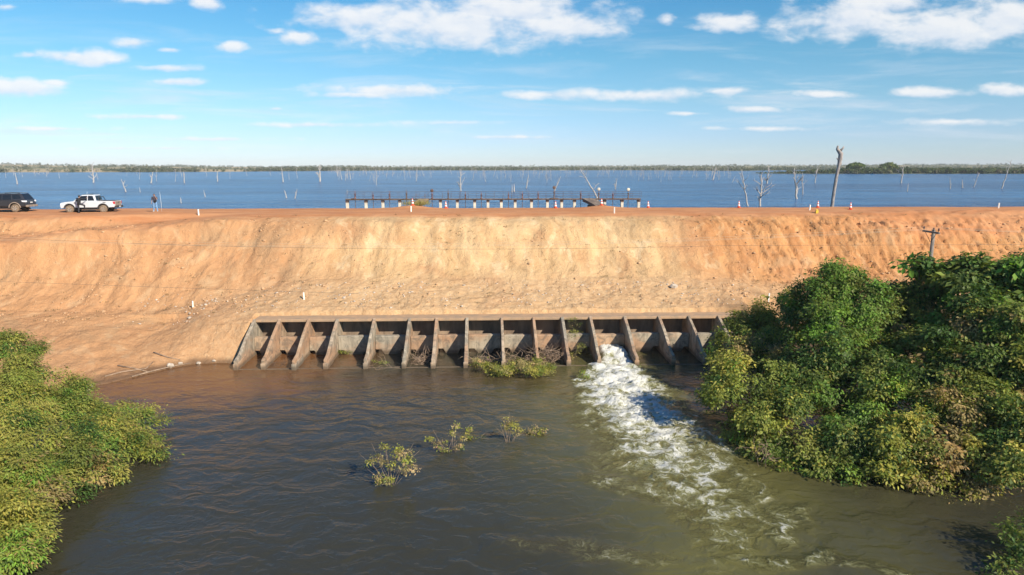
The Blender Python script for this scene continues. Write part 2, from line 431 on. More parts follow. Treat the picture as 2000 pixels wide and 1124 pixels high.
zone2 = np.stack([right, ss(58.5, 55.5, T)*ss(-30, -16, X), ss(15, 21, X+fbm(X*.3, T*.3, 69, 3)*4)*ss(54.5, 52, T+fbm(X*.3, T*.3, 70, 3)*3)], -1).reshape(-1, 3)

def soil():
    m = bpy.data.materials.new('laterite_soil'); m.use_nodes = True; t = m.node_tree; b = t.nodes['Principled BSDF']
    P = NN(t, 'ShaderNodeTexCoord').outputs['Object']
    a = NN(t, 'ShaderNodeAttribute', attribute_name='zone'); s = NN(t, 'ShaderNodeSeparateColor'); t.links.new(a.outputs['Color'], s.inputs[0])
    a2 = NN(t, 'ShaderNodeAttribute', attribute_name='zone2'); s2 = NN(t, 'ShaderNodeSeparateColor'); t.links.new(a2.outputs['Color'], s2.inputs[0])
    road, pal, wet = s.outputs[0], s.outputs[1], s.outputs[2]
    rgt, apr = s2.outputs[0], s2.outputs[1]
    big = nz(t, P, .22, 8, .62, .6)
    wp = vmt(t, 'ADD', P, vmt(t, 'MULTIPLY_ADD', nz(t, P, .13, 4, .5, 0, 1), (7., 0, 0), (-3.5, 0, 0)))
    streak = nz(t, vmt(t, 'MULTIPLY', wp, (.8, .20, .20)), .8, 10, .68, .9)
    clump = nz(t, vmt(t, 'MULTIPLY', wp, (1., .5, .5)), .8, 9, .68, .15)
    fine = nz(t, P, 3.2, 9, .68, .4)
    grit = nz(t, P, 16, 6, .7)
    base = mixc(t, sstep(t, streak, .35, .66), (.60, .33, .155), (.475, .25, .115))
    cen = mixc(t, sstep(t, streak, .35, .68), (.685, .465, .24), (.57, .36, .17))
    rt = mixc(t, sstep(t, streak, .33, .66), (.60, .31, .125), (.46, .21, .08))
    c = mixc(t, pal, base, cen); c = mixc(t, rgt, c, rt)
    c = mixc(t, mth(t, 'MULTIPLY', sstep(t, big, .48, .68), .6), c, (.50, .255, .12))
    c = mixc(t, mth(t, 'MULTIPLY', sstep(t, nz(t, P, .16, 6, .6, .8), .52, .7), .45), c, (.42, .29, .16))
    c = mixc(t, mth(t, 'MULTIPLY', sstep(t, clump, .54, .68), .40), c, (.50, .29, .145))
    c = mixc(t, mth(t, 'MULTIPLY', sstep(t, clump, .47, .36), mth(t, 'MULTIPLY_ADD', pal, .4, .25)), c, (.76, .57, .33))
    apc = mixc(t, sstep(t, fine, .38, .66), (.65, .44, .24), (.52, .305, .15))
    c = mixc(t, mth(t, 'MULTIPLY', apr, .7), c, apc)
    c = mixc(t, mth(t, 'MULTIPLY', sstep(t, fine, .58, .74), .45), c, (.42, .245, .12))
    c = mixc(t, mth(t, 'MULTIPLY', sstep(t, fine, .42, .28), .4), c, (.74, .55, .33))
    c = mixc(t, mth(t, 'MULTIPLY', sstep(t, nz(t, vmt(t, 'MULTIPLY', P, (.6, .35, .35)), 1.3, 9, .7, .8), .62, .72), .5), c, (.32, .215, .12))
    rc = mixc(t, sstep(t, nz(t, vmt(t, 'MULTIPLY', P, (.25, 1.2, 1)), .8, 6, .6), .35, .65), (.55, .27, .125), (.46, .195, .08))
    c = mixc(t, mth(t, 'MULTIPLY', s2.outputs[2], 0), c, c); c = mixc(t, road, c, rc)
    c = mixc(t, mth(t, 'MULTIPLY', sstep(t, grit, .35, .75), .35), c, mixc(t, 1., c, (.66, .6, .55), 'MULTIPLY'))
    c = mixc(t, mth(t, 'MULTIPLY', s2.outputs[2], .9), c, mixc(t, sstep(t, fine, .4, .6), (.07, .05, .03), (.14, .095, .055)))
    c = mixc(t, mth(t, 'MULTIPLY', wet, .85), c, (.13, .075, .04))
    t.links.new(c, b.inputs['Base Color'])
    t.links.new(mth(t, 'SUBTRACT', .95, mth(t, 'MULTIPLY', wet, .45)), b.inputs['Roughness']); b.inputs['Specular IOR Level'].default_value = .2
    h = mth(t, 'ADD', mth(t, 'MULTIPLY', fine, 1.0), mth(t, 'MULTIPLY', grit, .35))
    h = mth(t, 'ADD', h, mth(t, 'MULTIPLY', streak, .6)); h = mth(t, 'ADD', h, mth(t, 'MULTIPLY', clump, .55))
    vo = NN(t, 'ShaderNodeTexVoronoi', inp={'Scale': 2.6}); t.links.new(vmt(t, 'ADD', P, vmt(t, 'MULTIPLY', nz(t, P, 2., 4, .6, 0, 1), (.5, .5, .5))), vo.inputs['Vector'])
    h = mth(t, 'ADD', h, mth(t, 'MULTIPLY', sstep(t, vo.outputs['Distance'], .0, .45), mth(t, 'MULTIPLY', sstep(t, clump, .5, .62), .35)))
    bn = NN(t, 'ShaderNodeBump', inp={'Distance': .22}); t.links.new(h, bn.inputs['Height'])
    t.links.new(mth(t, 'SUBTRACT', .62, mth(t, 'MULTIPLY', road, .40)), bn.inputs['Strength'])
    t.links.new(bn.outputs[0], b.inputs['Normal']); return m
M['soil'] = soil()
tag(grid_mesh('ground', X, Y, Z, M['soil'], {'zone': zone, 'zone2': zone2}), kind='structure')

# ------------------------------------------------------------------ reservoir
RES_Z = 7.5
def lakemat():
    m = bpy.data.materials.new('lake_water'); m.use_nodes = True; t = m.node_tree; b = t.nodes['Principled BSDF']
    P = NN(t, 'ShaderNodeTexCoord').outputs['Object']
    b.inputs['Base Color'].default_value = (.020, .085, .20, 1); b.inputs['Roughness'].default_value = .2; b.inputs['IOR'].default_value = 1.33; b.inputs['Specular IOR Level'].default_value = .27
    v = vmt(t, 'MULTIPLY', P, (.6, 1., 1.))
    h1 = nz(t, v, .16, 5, .65, .4); h2 = nz(t, v, .9, 5, .65, .3)
    big = sstep(t, nz(t, vmt(t, 'MULTIPLY', P, (.25, 1, 1)), .03, 5, .6), .3, .7)
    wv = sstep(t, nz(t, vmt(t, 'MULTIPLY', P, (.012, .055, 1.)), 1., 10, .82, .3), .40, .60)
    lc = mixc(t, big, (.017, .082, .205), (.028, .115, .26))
    t.links.new(mixc(t, wv, mixc(t, 1., lc, (.34, .46, .60), 'MULTIPLY'), mixc(t, 1., lc, (1.6, 1.45, 1.3), 'MULTIPLY')), b.inputs['Base Color'])  # light and dark wave faces put into the base colour as streaks
    b1 = NN(t, 'ShaderNodeBump', inp={'Strength': 1., 'Distance': 3.2}); t.links.new(h1, b1.inputs['Height'])
    b2 = NN(t, 'ShaderNodeBump', inp={'Strength': 1., 'Distance': .6}); t.links.new(h2, b2.inputs['Height']); t.links.new(b1.outputs[0], b2.inputs['Normal'])
    t.links.new(b2.outputs[0], b.inputs['Normal']); return m
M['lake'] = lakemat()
lx = np.array([-5000, -2000, -600, -200, -100, -50, 0, 50, 100, 200, 600, 2000, 5000.]); ly = np.array([76, 90, 120, 200, 400, 800, 1600, 5000.])
X, Y = np.meshgrid(lx, ly); Y = np.where(Y == 76, 76+ROT*np.clip(X, -300, 300), Y)
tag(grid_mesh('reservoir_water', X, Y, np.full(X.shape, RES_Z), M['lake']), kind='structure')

# far shore: low rolling land beyond the lake
def shoreY(a):
    px = 1000+a*FPX
    s = np.interp(px, [-600, 0, 300, 600, 760, 1000, 1200, 1440, 1600, 2600], [640, 660, 720, 840, 980, 1010, 1040, 900, 1150, 1200])
    return s+fbm(a*9, a*0+.3, 71, 4)*60
def farz(a, d):
    # a: x/y, d: metres behind the shoreline
    px = 1000+a*FPX
    hi = np.interp(px, [-400, 0, 350, 560, 640, 760, 1000, 1300, 1600, 1800, 2400], [22, 20, 17, 13, 15, 14, 15, 17, 20, 22, 24])
    r = np.clip(d/np.interp(px, [0, 600, 1000, 2000], [900, 900, 1300, 1500]), 0, 1)
    z = RES_Z-1.2+np.clip(d, 0, 12)*.12+(hi-RES_Z-4)*ss(0, 1, r)
    return z+fbm(a*6, d*.002, 73, 4)*3.0*ss(60, 500, d)
aa = np.linspace(-1.25, 1.25, 420); dd = np.concatenate([np.linspace(-12, 300, 30), np.geomspace(320, 3300, 40)])
A, D = np.meshgrid(aa, dd); YY = shoreY(A)+D; ZZ = farz(A, D)
fld = ss(.05, .3, fbm(A*11, D*.0035, 75, 3)+.18*np.exp(-((D-520)/180)**2)+np.where(A < -.35, .12, -.12))
def farmat():
    m = bpy.data.materials.new('far_savanna'); m.use_nodes = True; t = m.node_tree; b = t.nodes['Principled BSDF']; b.inputs['Roughness'].default_value = 1; b.inputs['Specular IOR Level'].default_value = 0
    P = NN(t, 'ShaderNodeTexCoord').outputs['Object']; a = NN(t, 'ShaderNodeAttribute', attribute_name='field')
    g = mixc(t, sstep(t, nz(t, P, .06, 6, .65), .35, .65), (.105, .125, .06), (.20, .19, .10))
    t.links.new(mixc(t, a.outputs['Color'], g, (.40, .32, .19)), b.inputs['Base Color']); return m
M['far'] = farmat()
f3 = np.repeat(fld.reshape(-1, 1), 3, 1)
tag(grid_mesh('far_shore', A*YY, YY, ZZ, M['far'], {'field': f3}), kind='structure')

# ------------------------------------------------------------------ foliage helpers
def unit(v): return v/np.maximum(np.linalg.norm(v, axis=-1, keepdims=True), 1e-9)
def leaves(name, C, D, N, Ln, Wd, col, parent=None, m='leaf'):
    n = len(C); D = unit(D); T_ = unit(np.cross(D, N)); N = unit(np.cross(T_, D))
    Ln = np.broadcast_to(Ln, n)[:, None]; Wd = np.broadcast_to(Wd, n)[:, None]
    mid = C+D*Ln*.45+N*Ln*.06
    V = np.stack([C, mid+T_*Wd*.5-N*Wd*.12, C+D*Ln-N*Ln*.10, mid-T_*Wd*.5-N*Wd*.12], 1).reshape(-1, 3)
    F = np.arange(n*4).reshape(n, 4)
    return mesh_np(name, V, F, M[m], parent, False, {'col': np.repeat(col, 4, 0)})
PAL = {
 'dark': [(0.066,0.126,0.024),(0.090,0.152,0.030),(0.120,0.168,0.036)],
 'mid': [(.125,.175,.030),(.18,.215,.040),(.225,.245,.048)],
 'bright': [(.155,.29,.036),(.20,.32,.044),(.15,.25,.038)],
 'yellow': [(0.345,0.345,0.055),(0.414,0.380,0.076),(0.262,0.290,0.050)],
 'brown': [(0.373,0.262,0.097),(0.276,0.214,0.083),(0.400,0.304,0.117)],
 'straw': [(0.469,0.345,0.166),(0.400,0.331,0.138),(0.304,0.276,0.103)],
}
PAL['lolive'] = [(.31,.315,.060),(.35,.33,.072),(.26,.295,.054)]
def pick(rng, mix, n):
    ks = list(mix); w = np.array([mix[k] for k in ks], float); w /= w.sum()
    ch = rng.choice(len(ks), n, p=w); out = np.zeros((n, 3))
    for i in range(n):
        p = PAL[ks[ch[i]]]; out[i] = p[rng.integers(len(p))]
    return out
def noise3(p, s, seed):
    return (pn(p[:, 0]*s+p[:, 2]*s*.6, p[:, 1]*s-p[:, 2]*s*.5, seed)+pn(p[:, 1]*s+5.2, p[:, 2]*s+1.7, seed+3))*.6
def crown(lobes, mix, seed, dens=7., per=34, ll=.17, lw=.5, cr=.34, up=.7, zlo=-.45, origin=(0,0,0), zmin=.05, parent=None, name='crown', fill=.3, puff=.62):
    """leaf clusters spread over and through a set of ellipsoid lobes"""
    rng = np.random.default_rng(seed); P, Nn, CC, SZ = [], [], [], []
    for lb in lobes:
        c = np.array(lb[0], float); r = np.array(lb[1], float); rm = float(np.mean(r))
        pr = min(puff*(.55+.3*rm), rm*.62)
        npf = max(3, int(2.1*(rm/pr)**2)); d = unit(rng.normal(size=(npf*3, 3))); d = d[d[:, 2] > zlo][:npf]
        w = 1+.30*noise3(c+d*r, .9, seed+7)
        pc = c+d*r*(rng.uniform(.62, .98, len(d))*w)[:, None]; prs = pr*rng.uniform(.6, 1.35, len(d))
        pcol = pick(rng, mix, len(d))
        for i in range(len(d)):
            n = max(2, int(4*np.pi*prs[i]**2*dens*.55)); e = unit(rng.normal(size=(n, 3))+d[i]*.75)
            k = rng.uniform(.72, 1.05, n); inner = rng.random(n) < fill; k[inner] *= rng.uniform(.2, .8, inner.sum())
            sq = np.array([1, 1, float(r[2]/rm)**.7])
            far = rng.random(n) < .07; k[far] = rng.uniform(1.15, 1.55, far.sum())
            P.append(pc[i]+e*sq*(prs[i]*k)[:, None]); Nn.append(unit(e*.8+d[i]*.5))
            m_ = rng.random((n, 1)) < .72
            CC.append(np.where(m_, pcol[i], pick(rng, mix, n))*rng.uniform(.85, 1.15)); SZ.append(np.full(n, 1.))
    P = np.vstack(P); Nn = np.vstack(Nn); cc = np.vstack(CC)
    n = len(P)*per; ci = np.repeat(np.arange(len(P)), per)
    size = rng.uniform(.55, 1.35, len(P))
    off = rng.normal(size=(n, 3))*cr*.55*size[ci][:, None]; off[:, 2] *= .6
    C = P[ci]+off+Nn[ci]*.05
    N = unit(Nn[ci]*.55+np.array([0, 0, up])+rng.normal(size=(n, 3))*.42)
    D = unit(off+Nn[ci]*.22+rng.normal(size=(n, 3))*.16); D = D-N*np.sum(D*N, 1)[:, None]; D[:, 2] -= .18
    col = cc[ci]*rng.uniform(.72, 1.25, (n, 1))*(1+rng.normal(size=(n, 3))*.05)
    L_ = ll*rng.uniform(.5, 1.35, n)*np.repeat(rng.uniform(.75, 1.3, len(P)), per)
    ok = C[:, 2] > zmin
    return leaves(name, (C-np.array(origin))[ok], D[ok], N[ok], L_[ok], (L_*lw)[ok], np.clip(col[ok], .005, 1), parent)
def limbs(base, targets, r0, rng, origin, n=7):
    mb = MB(); b = Vector(base)
    for tg in targets:
        tg = Vector(tg); mid = b.lerp(tg, .45)+Vector((rng.normal()*.25, rng.normal()*.25, .25))
        pts = []; rad = []
        for i in range(9):
            s = i/8; p = (b*(1-s)**2+mid*2*s*(1-s)+tg*s*s)
            p += Vector((rng.normal(), rng.normal(), rng.normal()))*.06*(0 if i in (0,) else 1)
            pts.append(p-Vector(origin)); rad.append(r0*(1-s*.8))
        mb.tube(pts, rad, n)
    return mb
def tree(name, label, cat, base, lobes, mix, seed, r0=.13, group=None, **kw):
    t = thing(name, label, cat, base, 0, group); rng = np.random.default_rng(seed+100)
    limbs(base, [l[0] for l in lobes], r0, rng, base).build('trunk', M['bark'], t, True)
    crown(lobes, mix, seed, origin=base, parent=t, **kw); return t

# ------------------------------------------------------------------ far wood
def farwood(name, pts, hs, mix, seed, per=16):
    rng = np.random.default_rng(seed); n = len(pts); ci = np.repeat(np.arange(n), per)
    h = hs[ci]; o = unit(rng.normal(size=(n*per, 3)))*rng.uniform(.3, 1, (n*per, 1))**.5
    C = pts[ci]+np.stack([o[:, 0]*h*.62, o[:, 1]*h*.55, h*.52+o[:, 2]*h*.45], -1)
    N = unit(o+np.array([0, -.2, .8])+rng.normal(size=o.shape)*.4); D = unit(rng.normal(size=o.shape)); D[:, 2] *= .5
    col = pick(rng, mix, n)[ci]*rng.uniform(.75, 1.25, (n*per, 1))
    sz = h*rng.uniform(.35, .6, n*per)
    return leaves(name, C-D*sz[:, None]*.5, D, N, sz, sz*.8, col)
rng = np.random.default_rng(3)
n = 13000; a = rng.uniform(-.92, .92, n); d = np.where(rng.random(n) < .55, rng.uniform(2, 120, n), rng.gamma(2.2, 330, n)); d = np.clip(d, 2, 2600)
keep = (fbm(a*14, d*.006, 81, 3) > -.12) | (d < 60)
ff = ss(.05, .3, fbm(a*11, d*.0035, 75, 3)+.18*np.exp(-((d-520)/180)**2)+np.where(a < -.35, .12, -.12))
keep &= (rng.random(n) > ff*.93); a, d = a[keep], d[keep]
yy = shoreY(a)+d; pts = np.stack([a*yy, yy, farz(a, d)], -1)
hs = rng.uniform(2.0, 4.4, len(a))*(1+d/2600)
PAL['faro'] = [(.085,.105,.05),(.11,.12,.06),(.07,.095,.045),(.14,.14,.07)]
tag(farwood('far_wood', pts, hs, {'faro': 1}, 5, 12), kind='stuff', label='low grey green scrub and trees along the far shore of the reservoir', cat='wood')
# wooded spit on the right, nearer
n = 1300; px = rng.uniform(1470, 2160, n); yb = rng.uniform(0, 1, n)**1.3
ramp = np.interp(px, [1470, 1560, 1640, 1700, 2000, 2160], [.25, .5, .85, 1, 1, 1])
Ys = 560+fbm(px*.02, px*0, 91, 3)*16+yb*70*ramp
pts = np.stack([(px-1000)/FPX*Ys, Ys, RES_Z+yb*1.0], -1)
hs = rng.uniform(2.6, 4.6, n)*(ramp*.9+.1)*(1+.30*fbm(px*.03, px*0+2, 92, 3))
hs[px < 1530] *= .55
PAL['isl'] = [(.055,.085,.022),(.075,.105,.028),(.045,.07,.02),(.10,.125,.04),(.13,.12,.06)]
tag(farwood('spit_wood', pts, hs, {'isl': 1}, 6, 26), kind='stuff', label='darker green wooded spit reaching into the lake on the right', cat='wood')
xs = np.linspace((1470-1000)/FPX*560, (2300-1000)/FPX*560, 60); ys = np.linspace(0, 1, 8)
X, V_ = np.meshgrid(xs, ys); Y = 556+V_*95+fbm(X*.03, V_*0, 93, 3)*6; Z = RES_Z-.15+1.2*np.sin(V_*np.pi)*ss(xs[0], xs[12], X)
tag(grid_mesh('spit_ground', X, Y, Z, M['far'], {'field': np.zeros((X.size, 3))}), kind='structure')
for i, (px, Yd, h, lab) in enumerate([(1672, 585, 8.6, 'broad domed tree rising above the wooded spit just right of the tall dead trunk'), (1735, 590, 8.4, 'broad domed tree on the wooded spit, well right of the tall dead trunk')]):
    b = at(px, 330, Yd); b.z = RES_Z+.5
    lobes = [((b.x+ox, b.y, b.z+h*k), (w, w, h*.24)) for ox, k, w in ((0, .72, 3.6), (-3.4, .58, 3.0), (3.5, .58, 3.0))]
    tree('broad_tree', lab, 'tree', b, lobes, {'dark': 3, 'mid': 1}, 300+i, r0=.3, dens=1.2, per=10, ll=1.1, lw=.8, cr=1.1)
# ------------------------------------------------------------------ river
PATH = [(1187,688,24,1.0),(1196,705,34,1.0),(1214,740,68,.93),(1240,795,100,.78),(1285,855,112,.62),(1335,905,116,.47),(1378,955,104,.39),(1400,1010,90,.30),(1405,1060,80,.19),(1400,1110,70,.10)]
pw = []
for px, py, hw, s_ in PATH:
    p = atz(px, py, 0); q_ = atz(px+hw, py, 0); pw.append((p.x, p.y, q_.x-p.x, s_))
pw = np.array(pw)
gx = axis(-20, 24, .13, 220); gy = axis(19.5, 51, .13, 60)
gy = gy[(gy < 51.9) & (gy > -40)]
X, Y = np.meshgrid(gx, gy)
wx = X+fbm(X*.35, Y*.35, 101, 4)*1.3+fbm(X*1.3, Y*1.3, 102, 3)*.35; wy = Y+fbm(X*.35, Y*.35, 103, 4)*.9
best = np.full(X.shape, 9.); st = np.zeros(X.shape); olv = np.zeros(X.shape)
for a_, b_ in zip(pw[:-1], pw[1:]):
    vx, vy = b_[0]-a_[0], b_[1]-a_[1]; u = np.clip(((wx-a_[0])*vx+(wy-a_[1])*vy)/(vx*vx+vy*vy), 0, 1)
    d = np.hypot(wx-a_[0]-u*vx, wy-a_[1]-u*vy)
    hw = lerp(a_[2], b_[2], u)*1.12; s_ = lerp(a_[3], b_[3], u)
    f = s_*np.exp(-(d/hw)**2*1.1*(1+2.2*(d/hw > .9)*(d/hw-.9))); st = np.maximum(st, f)
    olv = np.maximum(olv, np.exp(-(d/(hw*1.7+1.0))**2))
foam = np.clip(st, 0, 1)
# loose drifting foam arcs in the lower right
lo1 = np.zeros(X.shape)
for (p0, p1, w_, s_) in [((1545,1010),(1540,1050),28,.30),((1460,1110),(1620,1085),26,.30),((1620,1085),(1760,1120),22,.22),((1140,800),(1190,905),40,.17),((1170,940),(1330,985),34,.22),((1000,1060),(1300,1090),40,.13),((1460,1040),(1560,990),30,.2)]:
    a_, b_ = atz(*p0, 0), atz(*p1, 0); wm = w_/FPX*a_.y*1.1
    vx, vy = b_.x-a_.x, b_.y-a_.y; u = np.clip(((wx-a_.x)*vx+(wy-a_.y)*vy)/(vx*vx+vy*vy), 0, 1)
    lo1 = np.maximum(lo1, s_*np.exp(-(np.hypot(wx-a_.x-u*vx, wy-a_.y-u*vy)/wm)**2))
foam = np.maximum(foam, lo1)
olv = np.clip(np.maximum(olv*.95, ss(6, 16, X+fbm(X*.2, Y*.2, 105, 3)*4)*ss(33, 25, Y)*.5*ss(17, 12, X)), 0, 1)
turb = fbm(X*1.1, Y*1.4, 111, 5, .6)*.42+fbm(X*.45, Y*.7, 112, 3)*.30
Z = np.clip(st, 0, 1)**.8*(turb*.95+.06)*np.clip(.35+st, 0, 1.1)
src = pw[0]
srcx = src[0]
dsx = np.abs(X-srcx-.25)
Tr = Y-ROT*X
slope_in = ss(45.0, 48.9, Tr)*ss(1.12, .8, dsx)
Z = Z+.10*ss(44.2, 45.6, Tr)*ss(1.7, 1.0, dsx)
Z = Z*ss(51, 48.2, Y)+slope_in*(.46+.16*fbm(X*2.2, Y*2.2, 113, 3))
Z += .015*fbm(X*.5, Y*.9, 115, 4)
brn = ss(-8, -17, X+fbm(X*.3, Y*.3, 131, 4)*5)*ss(35, 42, Y+fbm(X*.3, Y*.3, 132, 4)*5)
brn = np.maximum(brn, .22*ss(38, 43, Y+fbm(X*.2, Y*.3, 133, 4)*5)*(X < 8)*ss(45.5, 43.5, Y))
brn = np.maximum(brn, .9*np.exp(-((X-(-11.2))/1.4)**2)*ss(45.3, 46.6, Y-ROT*X))
wd = np.stack([foam, olv, brn], -1).reshape(-1, 3)
def rivermat():
    m = bpy.data.materials.new('river_water'); m.use_nodes = True; t = m.node_tree; b = t.nodes['Principled BSDF']
    P = NN(t, 'ShaderNodeTexCoord').outputs['Object']
    a = NN(t, 'ShaderNodeAttribute', attribute_name='wd'); s = NN(t, 'ShaderNodeSeparateColor'); t.links.new(a.outputs['Color'], s.inputs[0])
    fo, ol = s.outputs[0], s.outputs[1]
    # domain warp
    w1 = nz(t, P, .55, 4, .55, 0, 1); wv = vmt(t, 'MULTIPLY_ADD', w1, (1.9, 1.9, 0), (-.95, -.95, 0)); Q = vmt(t, 'ADD', P, wv)
    w2 = nz(t, P, 1.9, 4, .6, 0, 1); Q2 = vmt(t, 'ADD', Q, vmt(t, 'MULTIPLY_ADD', w2, (.55, .55, 0), (-.275, -.275, 0)))
    st_ = vmt(t, 'MULTIPLY', Q2, (1.05, .95, 1))
    nb = nz(t, st_, 1.05, 10, .70, .3)
    def ridge(v): return mth(t, 'SUBTRACT', 1., mth(t, 'ABSOLUTE', mth(t, 'MULTIPLY_ADD', v, 5.2, -2.6)))
    r1 = mth(t, 'MAXIMUM', ridge(nz(t, st_, .8, 5, .55, .2)), 0.); r2 = mth(t, 'MAXIMUM', ridge(nz(t, vmt(t, 'ADD', st_, (7, 3, 0)), 2.1, 5, .6, .3)), 0.)
    v = mth(t, 'MULTIPLY', fo, .92)
    v = mth(t, 'ADD', v, mth(t, 'MULTIPLY', mth(t, 'SUBTRACT', nb, .5), 2.1))
    v = mth(t, 'ADD', v, mth(t, 'MULTIPLY', r1, .26)); v = mth(t, 'ADD', v, mth(t, 'MULTIPLY', mth(t, 'MULTIPLY', r2, r2), .30))
    gate = sstep(t, fo, .03, .22)
    fm = mth(t, 'MULTIPLY', sstep(t, v, .66, 1.16), gate)
    soft = mth(t, 'MULTIPLY', sstep(t, v, .35, .95), gate)
    deep = mixc(t, mth(t, 'MULTIPLY', s.outputs[2], .9), (.040, .038, .024), (.165, .075, .028))
    deep = mixc(t, ol, deep, (.125, .115, .034))
    tint = mixc(t, mth(t, 'MULTIPLY', soft, .75), deep, (.30, .30, .13))
    t.links.new(mixc(t, fm, tint, (.74, .74, .67)), b.inputs['Base Color'])
    t.links.new(mth(t, 'MULTIPLY_ADD', fm, .6, .07), b.inputs['Roughness']); b.inputs['IOR'].default_value = 1.33
    sv = vmt(t, 'MULTIPLY', Q, (.55, 1.0, 1))
    h1 = nz(t, sv, .75, 2.5, .5, .6); h2 = nz(t, vmt(t, 'MULTIPLY', Q, (.7, 1.1, 1)), 2.6, 5, .55, .6); h3 = nz(t, Q2, 7., 3, .5)
    rip = mth(t, 'MULTIPLY_ADD', nz(t, P, .12, 3), 2.6, -.75)
    sy_ = NN(t, 'ShaderNodeSeparateXYZ'); t.links.new(P, sy_.inputs[0]); calm = sstep(t, sy_.outputs[1], 39, 46, .75, .22)
    b1 = NN(t, 'ShaderNodeBump', inp={'Strength': .7, 'Distance': .18}); t.links.new(calm, b1.inputs['Strength']); t.links.new(h1, b1.inputs['Height'])
    b2 = NN(t, 'ShaderNodeBump', inp={'Distance': .055}); t.links.new(h2, b2.inputs['Height']); t.links.new(b1.outputs[0], b2.inputs['Normal']); t.links.new(rip, b2.inputs['Strength'])
    b3 = NN(t, 'ShaderNodeBump', inp={'Strength': .3, 'Distance': .02}); t.links.new(h3, b3.inputs['Height']); t.links.new(b2.outputs[0], b3.inputs['Normal'])
    b4 = NN(t, 'ShaderNodeBump', inp={'Strength': .8, 'Distance': .16}); t.links.new(mth(t, 'MULTIPLY', v, gate), b4.inputs['Height']); t.links.new(b3.outputs[0], b4.inputs['Normal'])
    t.links.new(b4.outputs[0], b.inputs['Normal']); return m
M['river'] = rivermat()
tag(grid_mesh('river_water', X, Y, Z, M['river'], {'wd': wd}), kind='structure')

# ------------------------------------------------------------------ spillway outlets
T0 = 50.0
DIV = [497,546,603,659,731,800,853,912,980,1042,1098,1153,1220,1287,1345,1403,1462]
def divx(px):
    r = ray(px, 621); a_ = r.x/r.y; return a_*T0/(1-ROT*a_)
dxs = [divx(p) for p in DIV]
sw = thing('spillway', 'long row of concrete outlet bays at the foot of the earth dam', 'spillway', (0, T0, 0), math.atan(ROT))
ML = {}
TH = .20
rs = random.Random(5)
for i, x in enumerate(dxs):
    f = lambda a_, b_, u: (u, a_, b_)
    nose = -4.45+rs.uniform(-.15, .1); w = TH*rs.uniform(.92, 1.12)
    MB().prism([(1.2, 2.277), (-.06, 2.277), (-.06, 2.52+rs.uniform(0, .03)), (-.20, 2.46), (-1.9, 1.74), (-3.6, .82), (nose, .64), (nose, -1.6), (1.2, -1.6)], x-w/2, x+w/2, f).build('dividing_wall', M['concrete'], sw, bevel=.025)
    MB().prism([(-2.6, .62), (-3.5, .50), (nose-.03, .40), (nose-.03, -1.6), (-2.6, -1.6)], x-w/2-.05, x+w/2+.05, f).build('wall_footing', M['concrete'], sw, bevel=.02)
xl, xr = dxs[0]-TH/2, dxs[-1]+TH/2
def strip(y0, y1, z0, z1, name, m_, bev=.03, x0=xl, x1=xr, nseg=40, amp=.018, sd=0):
    mb = MB(); n_ = nseg
    for k in range(n_+1):
        pass
    vs = []; fs = []
    for k in range(n_+1):
        x = lerp(x0, x1, k/n_); j = mnoise.noise(Vector((x*.9, sd, 0)))*amp; j2 = mnoise.noise(Vector((x*.7, sd+9, 0)))*amp
        vs += [(x, y0+j, z0), (x, y1, z0), (x, y1, z1), (x, y0+j, z1+j2)]
    for k in range(n_):
        a_ = k*4; b_ = a_+4
        fs += [(a_, b_, b_+3, a_+3), (a_+1, a_+2, b_+2, b_+1), (a_+2, a_+3, b_+3, b_+2), (a_, a_+1, b_+1, b_)]
    fs += [(0, 3, 2, 1), (n_*4, n_*4+1, n_*4+2, n_*4+3)]
    return mb.add(vs, fs).build(name, m_, sw, bevel=bev)
M['dustyroof'] = mat('dusty_roof_concrete', (.47, .30, .17), .95, 0, 1.6, .5, 12, col2=(.33, .235, .15))
strip(-.05, 1.95, 2.28, 2.475, 'roof_slab', M['dustyroof'])
M['backwall'] = mat('shade_toned_concrete', (.34, .25, .17), .9, 0, 1.2, .4, 14, col2=(.16, .115, .08), stretch=(1.5, 1, .4))  # shade of the bay recesses put into the base colour, with random streaks
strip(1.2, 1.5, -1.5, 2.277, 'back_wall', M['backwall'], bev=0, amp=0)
M['wetbed'] = mat('wet_apron', (.045, .035, .022), .10, .5, 1.1, .15, 4, col2=(.10, .052, .024))
strip(-4.2, 1.19, -1.5, -.35, 'apron', M['wetbed'], bev=0, amp=.0)
strip(-4.36, -4.2, -1.5, .015, 'apron_sill', M['concrete'], bev=.02)
for i in range(len(dxs)-1):
    x0, x1 = dxs[i]+TH/2+.012, dxs[i+1]-TH/2-.012; w = x1-x0
    zt = 1.33+rs.uniform(-.04, .04); y0 = -.78+rs.uniform(-.04, .04); k = min(.42, w*.18)
    z1, z0 = .33+rs.uniform(-.04, .05), -.05
    poly = [(x0, zt), (x0, z1), (x0+k, z1), (x0+k*1.6, z0), (x1-k*1.6, z0), (x1-k, z1), (x1, z1), (x1, zt)]
    MB().prism(poly, y0, y0+.5, lambda a_, b_, u: (a_, u, b_)).build('baffle_block', M['concrete'], sw, bevel=.05)
